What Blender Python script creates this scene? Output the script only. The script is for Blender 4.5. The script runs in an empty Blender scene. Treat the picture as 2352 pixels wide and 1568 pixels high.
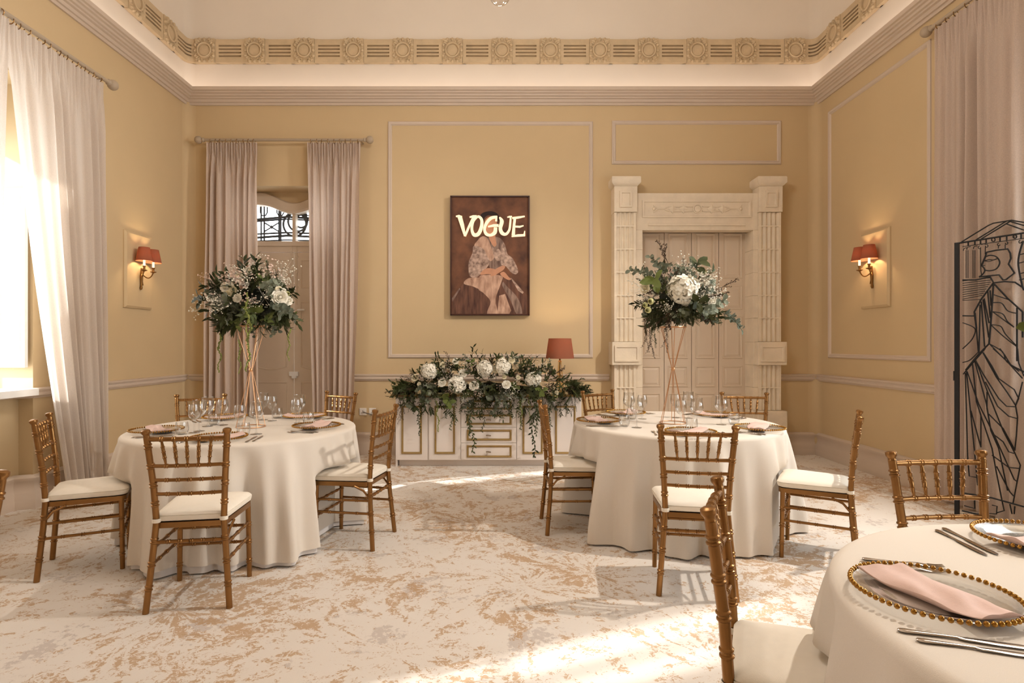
import bpy, math, random
from mathutils import Vector, Matrix, Euler
PI = math.pi
R_ = random.Random(7)
SC = bpy.context.scene
COL = SC.collection

# ---------------------------------------------------------------- camera
F, CX, CY, H = 1307.0, 1152.0, 793.0, 1.34          # focal length and vanishing point in pixels of 2352x1568, eye height
cam = bpy.data.cameras.new('camera')
cam.sensor_width = 36.0
cam.lens = F / 2352 * 36
cam.shift_x = (1176 - CX) / 2352
cam.shift_y = -(784 - CY) / 2352
cam.clip_start = 0.05
camo = bpy.data.objects.new('camera', cam)
camo.location = (0, 0, H)
camo.rotation_euler = (PI / 2, 0, 0)
COL.objects.link(camo)
SC.camera = camo

# ---------------------------------------------------------------- world, sun, exposure
SC.view_settings.view_transform = 'Standard'
SC.view_settings.look = 'None'
SC.view_settings.gamma = 1.0
SC.view_settings.use_curve_mapping = False
SC.view_settings.exposure = 0.08
w = bpy.data.worlds.new('sky')
SC.world = w
w.use_nodes = True
w.node_tree.nodes['Background'].inputs[0].default_value = (0.90, 0.95, 1.0, 1)
w.node_tree.nodes['Background'].inputs[1].default_value = 7.5
sun = bpy.data.lights.new('sun', 'SUN')
sun.energy = 10.0
sun.angle = math.radians(1.8)
sun.color = (1.0, 0.99, 0.97)
suno = bpy.data.objects.new('sun', sun)
suno.rotation_euler = Vector((0.885, 0.37, -0.46)).to_track_quat('-Z', 'Y').to_euler()
COL.objects.link(suno)
SC.cycles.max_bounces = 8
SC.cycles.transparent_max_bounces = 24
SC.cycles.sample_clamp_indirect = 6.0
SC.cycles.caustics_reflective = False
SC.cycles.caustics_refractive = False

WL, WR, YB, YF, ZC = -3.87, 3.88, 7.0, -3.0, 6.1     # left, right, back, front wall planes, ceiling
LAMPW = (1.0, 0.94, 0.89)
CH_W, SPOT_W = 18.5, 500.0                          # watts of each chandelier lamp and of the added spot lamp

def PX(px, Y): return (px - CX) * Y / F
def PZ(py, Y): return H + (CY - py) * Y / F

# ---------------------------------------------------------------- materials
def lin(c):
    return tuple((v / 255 / 12.92) if v / 255 <= 0.04045 else ((v / 255 + 0.055) / 1.055) ** 2.4 for v in c)

MATS = {}
def mat(name, rgb, rough=0.6, metal=0.0, var=0.06, scale=12.0, bump=0.0, bscale=60.0, spec=0.4, sheen=0.0, rgb2=None, stretch=(1, 1, 1), rnd=0.0):
    if name in MATS: return MATS[name]
    m = bpy.data.materials.new(name); m.use_nodes = True
    nt = m.node_tree; b = nt.nodes['Principled BSDF']
    c = lin(rgb); c2 = lin(rgb2) if rgb2 else tuple(x * (1 - var) for x in c)
    tc = nt.nodes.new('ShaderNodeTexCoord'); mp = nt.nodes.new('ShaderNodeMapping'); mp.inputs['Scale'].default_value = stretch
    no = nt.nodes.new('ShaderNodeTexNoise'); no.inputs['Scale'].default_value = scale; no.inputs['Detail'].default_value = 4
    rp = nt.nodes.new('ShaderNodeValToRGB')
    rp.color_ramp.elements[0].position = 0.3; rp.color_ramp.elements[0].color = (*c2, 1)
    rp.color_ramp.elements[1].position = 0.7; rp.color_ramp.elements[1].color = (*c, 1)
    L = nt.links.new
    L(tc.outputs['Object'], mp.inputs['Vector']); L(mp.outputs[0], no.inputs['Vector']); L(no.outputs['Fac'], rp.inputs['Fac'])
    out = rp.outputs['Color']
    if rnd:
        oi = nt.nodes.new('ShaderNodeObjectInfo'); hs = nt.nodes.new('ShaderNodeHueSaturation')
        mr = nt.nodes.new('ShaderNodeMapRange'); mr.inputs['To Min'].default_value = 1 - rnd; mr.inputs['To Max'].default_value = 1 + rnd
        L(oi.outputs['Random'], mr.inputs['Value']); L(mr.outputs[0], hs.inputs['Value']); L(out, hs.inputs['Color']); out = hs.outputs[0]
    L(out, b.inputs['Base Color'])
    b.inputs['Roughness'].default_value = rough; b.inputs['Metallic'].default_value = metal
    b.inputs['Specular IOR Level'].default_value = spec
    if sheen: b.inputs['Sheen Weight'].default_value = sheen
    if bump:
        n2 = nt.nodes.new('ShaderNodeTexNoise'); n2.inputs['Scale'].default_value = bscale; n2.inputs['Detail'].default_value = 5
        bp = nt.nodes.new('ShaderNodeBump'); bp.inputs['Strength'].default_value = bump; bp.inputs['Distance'].default_value = 0.01
        L(mp.outputs[0], n2.inputs['Vector']); L(n2.outputs['Fac'], bp.inputs['Height']); L(bp.outputs[0], b.inputs['Normal'])
    MATS[name] = m
    return m

def fabric(name, rgb, trans=0.35, weave=0.25, wscale=(900, 900, 260), mixc=None):
    """woven cloth: diffuse plus light passing through, thread pattern in colour and bump"""
    m = bpy.data.materials.new(name); m.use_nodes = True
    nt = m.node_tree; L = nt.links.new
    for n in list(nt.nodes): nt.nodes.remove(n)
    o = nt.nodes.new('ShaderNodeOutputMaterial'); d = nt.nodes.new('ShaderNodeBsdfDiffuse'); t = nt.nodes.new('ShaderNodeBsdfTranslucent')
    mx = nt.nodes.new('ShaderNodeMixShader'); mx.inputs[0].default_value = trans
    tc = nt.nodes.new('ShaderNodeTexCoord'); mp = nt.nodes.new('ShaderNodeMapping'); mp.inputs['Scale'].default_value = wscale
    no = nt.nodes.new('ShaderNodeTexNoise'); no.inputs['Scale'].default_value = 1; no.inputs['Detail'].default_value = 2
    rp = nt.nodes.new('ShaderNodeValToRGB'); c = lin(rgb)
    rp.color_ramp.elements[0].position = 0.3; rp.color_ramp.elements[0].color = (*[x * (1 - weave) for x in c], 1)
    rp.color_ramp.elements[1].position = 0.7; rp.color_ramp.elements[1].color = (*c, 1)
    bp = nt.nodes.new('ShaderNodeBump'); bp.inputs['Strength'].default_value = 0.15; bp.inputs['Distance'].default_value = 0.003
    L(tc.outputs['Object'], mp.inputs[0]); L(mp.outputs[0], no.inputs['Vector']); L(no.outputs['Fac'], rp.inputs['Fac'])
    L(rp.outputs[0], d.inputs[0]); L(rp.outputs[0], t.inputs[0]); L(no.outputs['Fac'], bp.inputs['Height']); L(bp.outputs[0], d.inputs['Normal'])
    L(d.outputs[0], mx.inputs[1]); L(t.outputs[0], mx.inputs[2]); L(mx.outputs[0], o.inputs[0])
    MATS[name] = m
    return m

def glassmat(name, tint=(1, 1, 1), strength=1.0, ior=1.5):
    """thin clear glass: lets light straight through and mirrors more at grazing angles"""
    m = bpy.data.materials.new(name); m.use_nodes = True
    nt = m.node_tree; L = nt.links.new
    for n in list(nt.nodes): nt.nodes.remove(n)
    o = nt.nodes.new('ShaderNodeOutputMaterial'); t = nt.nodes.new('ShaderNodeBsdfTransparent'); t.inputs[0].default_value = (*tint, 1)
    g = nt.nodes.new('ShaderNodeBsdfGlossy'); g.inputs['Roughness'].default_value = 0.03
    lw_ = nt.nodes.new('ShaderNodeLayerWeight'); lw_.inputs['Blend'].default_value = 0.5
    pw = nt.nodes.new('ShaderNodeMath'); pw.operation = 'POWER'; pw.inputs[1].default_value = 3.0
    fr = nt.nodes.new('ShaderNodeMath'); fr.operation = 'MULTIPLY_ADD'; fr.inputs[1].default_value = 0.55; fr.inputs[2].default_value = 0.045
    L(lw_.outputs['Facing'], pw.inputs[0]); L(pw.outputs[0], fr.inputs[0])
    no = nt.nodes.new('ShaderNodeTexNoise'); no.inputs['Scale'].default_value = 30
    bp = nt.nodes.new('ShaderNodeBump'); bp.inputs['Strength'].default_value = 0.05; bp.inputs['Distance'].default_value = 0.002
    L(no.outputs['Fac'], bp.inputs['Height']); L(bp.outputs[0], g.inputs['Normal'])
    mu = nt.nodes.new('ShaderNodeMath'); mu.operation = 'MULTIPLY'; mu.inputs[1].default_value = strength; mu.use_clamp = True
    mx = nt.nodes.new('ShaderNodeMixShader')
    L(fr.outputs[0], mu.inputs[0]); L(mu.outputs[0], mx.inputs[0]); L(t.outputs[0], mx.inputs[1]); L(g.outputs[0], mx.inputs[2]); L(mx.outputs[0], o.inputs[0])
    MATS[name] = m
    return m

def emit(name, rgb, strength):
    m = bpy.data.materials.new(name); m.use_nodes = True
    nt = m.node_tree; b = nt.nodes['Principled BSDF']
    b.inputs['Base Color'].default_value = (*lin(rgb), 1); b.inputs['Emission Color'].default_value = (*lin(rgb), 1)
    b.inputs['Emission Strength'].default_value = strength
    MATS[name] = m
    return m

WALL = mat('yellow_wall_paint', (208, 183, 143), 0.75, var=0.03, scale=3, bump=0.03, bscale=220)
WHITE_PLASTER = mat('white_plaster', (236, 224, 208), 0.8, var=0.03, scale=2, bump=0.03, bscale=150)
TRIM = mat('taupe_trim_paint', (208, 190, 172), 0.5, var=0.03, scale=5)
STONE = mat('carved_limestone', (216, 192, 156), 0.85, var=0.14, scale=9, bump=0.25, bscale=70)
DSTONE = mat('door_limestone', (236, 220, 196), 0.85, var=0.12, scale=7, bump=0.3, bscale=60)
MORTAR = mat('pale_mortar', (240, 226, 204), 0.9, var=0.06, scale=20)
DOORP = mat('greige_door_paint', (218, 200, 178), 0.5, var=0.03, scale=4)
WHITEP = mat('white_wood_paint', (240, 238, 234), 0.45, var=0.02, scale=4)
SIDEB = mat('offwhite_lacquer', (238, 228, 220), 0.4, var=0.04, scale=3)
GOLDT = mat('antique_gold_trim', (168, 138, 84), 0.45, metal=0.35, var=0.15, scale=25)
BRONZE = mat('bronze_gold_paint', (152, 111, 66), 0.28, metal=0.85, var=0.14, scale=14, bump=0.05, bscale=90)
BRASS = mat('aged_brass', (150, 110, 62), 0.32, metal=0.85, var=0.25, scale=40)
ROSEGOLD = mat('rose_gold_wire', (228, 176, 132), 0.3, metal=0.85, var=0.1, scale=20)
GOLDB = mat('gold_bead', (178, 132, 62), 0.13, metal=0.9, var=0.1, scale=30)
STEEL = mat('polished_steel', (196, 186, 176), 0.16, metal=1.0, var=0.08, scale=30)
CUSHION = mat('cream_cushion_fabric', (242, 232, 216), 0.9, var=0.03, scale=40, bump=0.12, bscale=500)
BLACKM = mat('black_iron', (16, 14, 15), 0.55, var=0.3, scale=30)
DARKIRON = mat('weathered_iron', (70, 70, 74), 0.6, var=0.3, scale=30)
PINK = mat('blush_napkin_linen', (226, 192, 178), 0.9, var=0.05, scale=60, bump=0.2, bscale=600, sheen=0.2)
PLASTIC = mat('white_plastic', (236, 230, 222), 0.4, var=0.02, scale=5)
CABLE = mat('grey_cable', (120, 108, 98), 0.5, var=0.1, scale=20)
CLOTH = fabric('ivory_tablecloth', (240, 229, 215), 0.12, 0.05, (500, 500, 500))
UNDER = fabric('white_undercloth', (240, 234, 230), 0.1, 0.04, (500, 500, 500))
CURT = fabric('linen_curtain', (226, 206, 190), 0.30, 0.2, (160, 160, 420))
SHEER = fabric('sheer_linen_curtain', (232, 220, 208), 0.40, 0.14, (160, 160, 420))
SHADE = fabric('terracotta_lampshade', (166, 108, 84), 0.26, 0.12, (700, 700, 700))
GLASS = glassmat('clear_glass', (0.985, 0.985, 0.98), 1.9)
PANE = glassmat('window_glass', (0.97, 0.98, 0.98), 0.6)
AMBERG = glassmat('amber_lamp_glass', (0.93, 0.82, 0.62), 1.5)

# ---------------------------------------------------------------- mesh helpers
class MB:
    def __init__(s): s.v = []; s.f = []
    def box(s, x0, x1, y0, y1, z0, z1):
        i = len(s.v)
        s.v += [(x0, y0, z0), (x1, y0, z0), (x1, y1, z0), (x0, y1, z0), (x0, y0, z1), (x1, y0, z1), (x1, y1, z1), (x0, y1, z1)]
        s.f += [(i, i+3, i+2, i+1), (i+4, i+5, i+6, i+7), (i, i+1, i+5, i+4), (i+1, i+2, i+6, i+5), (i+2, i+3, i+7, i+6), (i+3, i, i+4, i+7)]
        return s
    def quad(s, a, b, c, d):
        i = len(s.v); s.v += [tuple(a), tuple(b), tuple(c), tuple(d)]; s.f.append((i, i+1, i+2, i+3)); return s
    def rows(s, rows, closed=True, cap0=False, cap1=False):
        i = len(s.v); n = len(rows[0])
        for r in rows: s.v += [tuple(p) for p in r]
        for a in range(len(rows) - 1):
            for b in range(n if closed else n - 1):
                c = (b + 1) % n
                s.f.append((i + a*n + b, i + a*n + c, i + (a+1)*n + c, i + (a+1)*n + b))
        if cap0: s.f.append(tuple(i + b for b in range(n - 1, -1, -1)))
        if cap1: s.f.append(tuple(i + (len(rows)-1)*n + b for b in range(n)))
        return s
    def tube(s, pts, rad, n=8, cap=True, closed=False):
        pts = [Vector(p) for p in pts]
        if not hasattr(rad, '__len__'): rad = [rad] * len(pts)
        m = len(pts); rows = []; u = None
        for k in range(m):
            if closed: d = pts[(k+1) % m] - pts[k-1]
            else: d = pts[min(k+1, m-1)] - pts[max(k-1, 0)]
            if d.length < 1e-9: d = Vector((0, 0, 1))
            d.normalize()
            if u is None:
                u = d.cross(Vector((0, 0, 1)))
                if u.length < 1e-3: u = d.cross(Vector((1, 0, 0)))
            u = (u - d * u.dot(d)); u.normalize(); w_ = d.cross(u)
            rows.append([pts[k] + (u * math.cos(2*PI*j/n) + w_ * math.sin(2*PI*j/n)) * rad[k] for j in range(n)])
        if closed: rows.append(rows[0]); return s.rows(rows)
        return s.rows(rows, True, cap, cap)
    def lathe(s, prof, n=20, c=(0, 0, 0), cap0=False, cap1=False):
        return s.rows([[(c[0] + r*math.cos(2*PI*j/n), c[1] + r*math.sin(2*PI*j/n), c[2] + z) for j in range(n)] for r, z in prof], True, cap0, cap1)
    def ball(s, c, r, n=10, m=7, sz=1.0):
        return s.lathe([(max(1e-4, r*math.sin(PI*k/m)), -r*sz*math.cos(PI*k/m)) for k in range(m+1)], n, c)
    def prism(s, poly, y0, y1):
        """polygon in (x, z), thickness from y0 to y1"""
        n = len(poly)
        return s.rows([[(x, y0, z) for x, z in poly], [(x, y1, z) for x, z in poly]], True, True, True)
    def grid(s, fn, nu, nv):
        return s.rows([[fn(a / nu, b / nv) for a in range(nu + 1)] for b in range(nv + 1)], False)
    def xf(s, M):
        s.v = [tuple(M @ Vector(p)) for p in s.v]; return s
    def mesh(s, name, m, smooth=False):
        me = bpy.data.meshes.new(name); me.from_pydata(s.v, [], s.f); me.validate()
        if m is not None: me.materials.append(m)
        import bmesh
        bm = bmesh.new(); bm.from_mesh(me); bmesh.ops.recalc_face_normals(bm, faces=bm.faces); bm.to_mesh(me); bm.free()
        if smooth:
            me.shade_smooth()
            if smooth != 2:
                try: me.set_sharp_from_angle(angle=math.radians(42))
                except Exception: pass
        return me
    def build(s, name, m, parent=None, smooth=False, loc=None, rot=None, scale=None):
        return put(name, s.mesh(name, m, smooth), parent, loc, rot, scale)

def put(name, me, parent=None, loc=None, rot=None, scale=None):
    o = bpy.data.objects.new(name, me); COL.objects.link(o)
    if parent is not None: o.parent = parent
    if loc is not None: o.location = loc
    if rot is not None: o.rotation_euler = rot
    if scale is not None: o.scale = (scale,)*3 if not hasattr(scale, '__len__') else scale
    return o

def empty(name, loc=(0, 0, 0), rz=0.0):
    o = bpy.data.objects.new(name, None); COL.objects.link(o); o.location = loc; o.rotation_euler = (0, 0, rz)
    o.empty_display_size = 0.05
    return o

def tag(o, label=None, cat=None, group=None, kind=None):
    if label: o['label'] = label
    if cat: o['category'] = cat
    if group: o['group'] = group
    if kind: o['kind'] = kind
    return o

def copy_tree(o, parent=None):
    c = o.copy(); COL.objects.link(c); c.parent = parent
    for ch in list(o.children):
        copy_tree(ch, c)
    return c

def struct(o, label=None):
    o['kind'] = 'structure'
    if label: o['label'] = label
    return o

def bevel(o, wd=0.004, seg=2):
    md = o.modifiers.new('bevel', 'BEVEL'); md.width = wd; md.segments = seg; md.limit_method = 'ANGLE'
    return o

def rad_point(name, loc, power, color=LAMPW, size=0.03, parent=None):
    l = bpy.data.lights.new(name, 'POINT'); l.energy = power; l.color = color; l.shadow_soft_size = size
    o = bpy.data.objects.new(name, l); COL.objects.link(o); o.location = loc
    if parent is not None: o.parent = parent
    return o

def moulding(path, prof, closed=False):
    """profile (offset to the left of the path, z) swept along a 2D path with mitred corners"""
    n = len(path); P = [Vector(p) for p in path]; offs = []
    for k in range(n):
        d0 = (P[k] - P[k-1]) if (k > 0 or closed) else (P[1] - P[0])
        d1 = (P[(k+1) % n] - P[k]) if (k < n-1 or closed) else (P[k] - P[k-1])
        d0.normalize(); d1.normalize()
        n0 = Vector((-d0.y, d0.x)); n1 = Vector((-d1.y, d1.x)); b = n0 + n1
        b = b / max(0.2, b.dot(n0)) if b.length > 1e-6 else n0
        offs.append(b)
    rows = [[(P[k].x + offs[k].x*o, P[k].y + offs[k].y*o, z) for o, z in prof] for k in range(n)]
    mb = MB()
    if closed: rows.append(rows[0]); return mb.rows(rows, True)
    return mb.rows(rows, True, True, True)

def arc(cx, cy, r, a0, a1, n):
    return [(cx + r*math.cos(a0 + (a1-a0)*k/n), cy + r*math.sin(a0 + (a1-a0)*k/n)) for k in range(n+1)]

# ================================================================ STRUCTURE
def carpet():
    m = bpy.data.materials.new('patterned_carpet'); m.use_nodes = True
    nt = m.node_tree; L = nt.links.new; N = nt.nodes.new; b = nt.nodes['Principled BSDF']
    tc = N('ShaderNodeTexCoord')
    def math_(op, a, b_=None, c=None):
        n = N('ShaderNodeMath'); n.operation = op
        for i, x in enumerate((a, b_, c)):
            if x is None: continue
            if isinstance(x, (int, float)): n.inputs[i].default_value = x
            else: L(x, n.inputs[i])
        return n.outputs[0]
    def noise(vec, sc, det=4, rough=0.55, dist=0.0):
        n = N('ShaderNodeTexNoise'); n.inputs['Scale'].default_value = sc; n.inputs['Detail'].default_value = det
        n.inputs['Roughness'].default_value = rough; n.inputs['Distortion'].default_value = dist; L(vec, n.inputs['Vector']); return n
    obj = tc.outputs['Object']
    # big flower-like clusters of strokes: strokes radiate from scattered centres
    wv = noise(obj, 1.3, 2); ad = N('ShaderNodeVectorMath'); ad.operation = 'MULTIPLY_ADD'
    ad.inputs[1].default_value = (0.5, 0.5, 0.0); L(wv.outputs['Color'], ad.inputs[0]); L(obj, ad.inputs[2])
    vo = N('ShaderNodeTexVoronoi'); vo.voronoi_dimensions = '2D'; vo.inputs['Scale'].default_value = 1.15; L(ad.outputs[0], vo.inputs['Vector'])
    sb = N('ShaderNodeVectorMath'); sb.operation = 'SUBTRACT'
    sc1 = N('ShaderNodeVectorMath'); sc1.operation = 'SCALE'; sc1.inputs['Scale'].default_value = 1.0; L(ad.outputs[0], sc1.inputs[0])
    L(sc1.outputs[0], sb.inputs[0]); L(vo.outputs['Position'], sb.inputs[1])
    nm = N('ShaderNodeVectorMath'); nm.operation = 'NORMALIZE'; L(sb.outputs[0], nm.inputs[0])
    ln = N('ShaderNodeVectorMath'); ln.operation = 'LENGTH'; L(sb.outputs[0], ln.inputs[0])
    sp = N('ShaderNodeSeparateXYZ'); L(nm.outputs[0], sp.inputs[0])
    cb = N('ShaderNodeCombineXYZ'); L(math_('MULTIPLY', sp.outputs[0], 2.4), cb.inputs[0]); L(math_('MULTIPLY', sp.outputs[1], 2.4), cb.inputs[1])
    L(math_('ADD', math_('MULTIPLY', ln.outputs['Value'], 2.2), vo.outputs['Distance']), cb.inputs[2])
    ray = noise(cb.outputs[0], 2.6, 5, 0.6, 0.6)
    fine = noise(obj, 34, 7, 0.78, 1.3)
    mid = noise(obj, 5.5, 4, 0.6, 1.2)
    big = noise(obj, 0.85, 2)
    s = math_('ADD', math_('MULTIPLY', ray.outputs['Fac'], 0.75), math_('MULTIPLY', fine.outputs['Fac'], 0.95))
    s = math_('ADD', s, math_('MULTIPLY', mid.outputs['Fac'], 0.40))
    s = math_('ADD', s, math_('MULTIPLY', big.outputs['Fac'], 0.55))
    mr = N('ShaderNodeMapRange'); mr.interpolation_type = 'SMOOTHSTEP'; mr.inputs['From Min'].default_value = 1.360; mr.inputs['From Max'].default_value = 1.412; L(s, mr.inputs['Value'])
    g1 = noise(obj, 3.1, 3, 0.5, 0.5); g2 = noise(obj, 34, 5, 0.7)
    g = math_('ADD', math_('MULTIPLY', g1.outputs['Fac'], 1.0), math_('MULTIPLY', g2.outputs['Fac'], 0.55))
    mg = N('ShaderNodeMapRange'); mg.interpolation_type = 'SMOOTHSTEP'; mg.inputs['From Min'].default_value = 0.88; mg.inputs['From Max'].default_value = 0.94; L(g, mg.inputs['Value'])
    tint = noise(obj, 1.6, 3)
    c0 = N('ShaderNodeMix'); c0.data_type = 'RGBA'; c0.inputs['A'].default_value = (*lin((233, 225, 216)), 1); c0.inputs['B'].default_value = (*lin((226, 215, 202)), 1); L(tint.outputs['Fac'], c0.inputs['Factor'])
    c1 = N('ShaderNodeMix'); c1.data_type = 'RGBA'; c1.inputs['B'].default_value = (*lin((190, 176, 166)), 1)
    L(math_('MULTIPLY', mg.outputs[0], 0.6), c1.inputs['Factor']); L(c0.outputs['Result'], c1.inputs['A'])
    c2 = N('ShaderNodeMix'); c2.data_type = 'RGBA'; c2.inputs['B'].default_value = (*lin((186, 144, 94)), 1)
    L(math_('MULTIPLY', mr.outputs[0], 0.76), c2.inputs['Factor']); L(c1.outputs['Result'], c2.inputs['A'])
    L(c2.outputs['Result'], b.inputs['Base Color'])
    b.inputs['Roughness'].default_value = 1.0; b.inputs['Specular IOR Level'].default_value = 0.05; b.inputs['Sheen Weight'].default_value = 0.15
    pile = noise(obj, 420, 3, 0.7); bp = N('ShaderNodeBump'); bp.inputs['Strength'].default_value = 0.35; bp.inputs['Distance'].default_value = 0.006
    L(pile.outputs['Fac'], bp.inputs['Height']); L(bp.outputs[0], b.inputs['Normal'])
    return m

struct(MB().box(WL-0.6, WR+0.6, YF-0.3, YB+0.5, -0.1, 0).build('floor', carpet()), 'cream carpet with gold and grey brushstroke pattern')
struct(MB().box(WL-0.5, WR+0.5, YF-0.3, YB+0.4, ZC, ZC+0.1).build('ceiling', WHITE_PLASTER))

ZT = 4.44                                             # top of the yellow wall, behind the cornice
RXL, RXR, RZ = -3.30, -1.96, 3.30                     # recess of the balcony door
DXL, DXR, DZ = 1.685, 3.042, 2.76                     # folding door opening
wb = MB()
for x0, x1, z0, z1 in ((WL-0.5, RXL, 0, ZT), (RXL, RXR, RZ, ZT), (RXR, DXL, 0, ZT), (DXL, DXR, DZ, ZT), (DXR, WR+0.5, 0, ZT)):
    wb.box(x0, x1, YB, YB+0.38, z0, z1)
wall_back = struct(wb.build('wall_back', WALL))
WIN_L = [(3.00, 4.70), (-0.45, 1.25)]
WIN_R = [(2.30, 4.14), (-0.45, 1.25)]
WZ0, WZ1 = 0.95, 3.50
def side_wall(name, xin, s, wins):
    mb = MB(); ys = [YF]
    for a, b in sorted(wins): ys += [a, b]
    ys.append(YB + 0.38)
    def bx(d0, d1, y0, y1, z0, z1): mb.box(min(xin+s*d0, xin+s*d1), max(xin+s*d0, xin+s*d1), y0, y1, z0, z1)
    for k in range(0, len(ys), 2): bx(0, 0.5, ys[k], ys[k+1], 0, ZT)
    for a, b in wins:
        bx(0, 0.5, a, b, WZ1, ZT); bx(0.12, 0.5, a, b, 0, WZ0)
    return struct(mb.build(name, WALL))
wall_left = side_wall('wall_left', WL, -1, WIN_L)
wall_right = side_wall('wall_right', WR, 1, WIN_R)
struct(MB().box(WL-0.5, WR+0.5, YF-0.3, YF, 0, ZC).build('wall_front', WALL))
# soft rounded inner corners of the yellow wall
r = 0.11
for s, xw in ((1, WL), (-1, WR)):
    mb = MB(); pts = [(xw + s*(r - r*math.cos(a)), YB - r + r*math.sin(a)) for a in [PI/2*k/8 for k in range(9)]]
    mb.rows([[(x, y, 0.0) for x, y in pts], [(x, y, ZT) for x, y in pts]], False)
    mb.build('rounded_corner', WALL, wall_back, smooth=2)
# white upper wall with wide rounded corners
RC = 0.11
upath = [(WR, YF)] + arc(WR-RC, YB-RC, RC, 0, PI/2, 10) + arc(WL+RC, YB-RC, RC, PI/2, PI, 10) + [(WL, YF)]
mb = MB(); mb.rows([[(x, y, z) for x, y in upath] for z in (ZT-0.03, 5.75)], False)
cv = [(x, y) for x, y in upath]
rowsv = []
for k in range(7):                                    # cove into the ceiling
    a = PI/2*k/6; o = 0.35*(1-math.cos(a))
    rowsv.append([(min(max(x, WL+o), WR-o), min(y, YB-o), 5.75 + 0.35*math.sin(a)) for x, y in upath])
mb.rows(rowsv, False)
mb.build('upper_wall', WHITE_PLASTER, wall_back, smooth=True)

# cornice with a trough for the hidden light strip
full = [(WR, YF), (WR, YB), (WL, YB), (WL, YF)]
corn = [(-0.02, 4.285), (0.02, 4.285), (0.022, 4.315), (0.040, 4.318), (0.050, 4.345), (0.072, 4.352), (0.076, 4.366), (0.096, 4.372), (0.102, 4.392),
        (0.122, 4.398), (0.126, 4.414), (0.146, 4.420), (0.148, 4.460), (0.128, 4.460), (0.124, 4.415), (-0.02, 4.405)]
struct(moulding(full, corn).build('trim_7', TRIM), 'taupe stepped cornice running round the room')
led = emit('cove_light_strip', (255, 242, 234), 5.6)
LED_STRIP = moulding([(WR, YF+0.2), (WR, YB-0.05), (WL, YB-0.05), (WL, YF+0.2)], [(0.05, 4.418), (0.085, 4.418), (0.085, 4.426), (0.05, 4.426)]).build('light_strip', led, bpy.data.objects['trim_7'])

# carved frieze
FZ0, FZ1 = 4.797, 5.082
fr = struct(moulding(upath, [(-0.01, FZ0), (0.012, FZ0), (0.012, FZ1), (-0.01, FZ1)]).build('trim_8', STONE, smooth=True), 'carved stone frieze of rosettes and fluted panels')
fh = FZ1 - FZ0
def medallion_mesh():
    mb = MB(); hw, hh = 0.122, fh/2 + 0.004
    mb.box(-hw, hw, -0.018, 0.03, -hh, hh)
    for k in range(4):                                 # corner leaves
        sx, sz = ((1, 1), (1, -1), (-1, 1), (-1, -1))[k]
        for t in range(3):
            a = (0.35 + 0.22*t); ex, ez = sx*(hw-0.018)*(1 if t < 2 else 0.8), sz*(hh-0.018)*(1 if t > 0 else 0.8)
            mb.tube([(ex*0.72, -0.020, ez*0.72), (ex*0.95, -0.026, ez*0.95)], [0.009, 0.018], 6)
    for k in range(5):                                 # scalloped lobes along the edges
        t = -0.06 + 0.03*k
        if k in (1, 3): continue
        for s in (-1, 1):
            mb.ball((t, -0.020, s*(hh-0.014)), 0.021, 8, 5); mb.ball((s*(hw-0.013), -0.020, t*1.1), 0.021, 8, 5)
    for k in range(16):
        a = 2*PI*k/16
        mb.tube([(0.093*math.cos(a), -0.019, 0.098*math.sin(a)), (0.112*math.cos(a), -0.022, 0.122*math.sin(a))], [0.006, 0.011], 5)
    return mb.mesh('medallion', STONE, True)
def ring_mesh():
    pr = [(0.0001, -0.024), (0.062, -0.024), (0.064, -0.012), (0.070, -0.012), (0.073, -0.040), (0.082, -0.046), (0.090, -0.040), (0.094, -0.010)]
    mb = MB(); mb.rows([[(rr*math.cos(2*PI*j/28), yy, rr*1.04*math.sin(2*PI*j/28)) for j in range(28)] for rr, yy in pr])
    return mb.mesh('ring', STONE, True)
MED, RNG = medallion_mesh(), ring_mesh()
def medallion(x, y, rz):
    o = put('medallion', MED, fr, (x, y, (FZ0+FZ1)/2), (0, 0, rz)); put('ring', RNG, o); return o
def groove_panel(path):
    mb = MB(); k = fh/198.0
    zs = [(137, 187), (200, 216), (228, 245), (258, 274), (288, 335)]
    for a, b in zs:
        z1, z0 = FZ1 - (a-137)*k, FZ1 - (b-137)*k
        m2 = moulding(path, [(0.0, z0), (0.045, z0+0.002), (0.045, z1-0.002), (0.0, z1)]); i = len(mb.v); mb.v += m2.v; mb.f += [tuple(q+i for q in f_) for f_ in m2.f]
    for e in (0, -1):                                  # plain blocks at both ends
        p0 = Vector(path[e]); p1 = Vector(path[1 if e == 0 else -2]); d = (p1-p0).normalized()
        seg = [p0, p0 + d*0.042] if e == 0 else [p0 + d*0.042, p0]
        m2 = moulding([tuple(q) for q in seg], [(0.0, FZ0), (0.0455, FZ0), (0.0455, FZ1), (0.0, FZ1)]); i = len(mb.v); mb.v += m2.v; mb.f += [tuple(q+i for q in f_) for f_ in m2.f]
    return mb.build('fluted_panel', STONE, fr)
mx = [PX(p, YB) for p in (475, 589, 702, 814, 927, 1040, 1153, 1263, 1376, 1487, 1598, 1709, 1821)]
for x in mx: medallion(x, YB-0.036, 0)
for a, b in zip(mx, mx[1:]): groove_panel([(b-0.125, YB), (a+0.125, YB)])
myl = [6.56 - 0.61*k for k in range(5)]
for y in myl:
    medallion(WL+0.036, y, PI/2); medallion(WR-0.036, y, -PI/2)
for a, b in zip(myl, myl[1:]):
    groove_panel([(WL, a-0.125), (WL, b+0.125)]); groove_panel([(WR, b+0.125), (WR, a-0.125)])
groove_panel([(mx[0]-0.125, YB)] + arc(WL+RC, YB-RC, RC, PI/2, PI, 10) + [(WL, myl[0]+0.125)])
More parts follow.
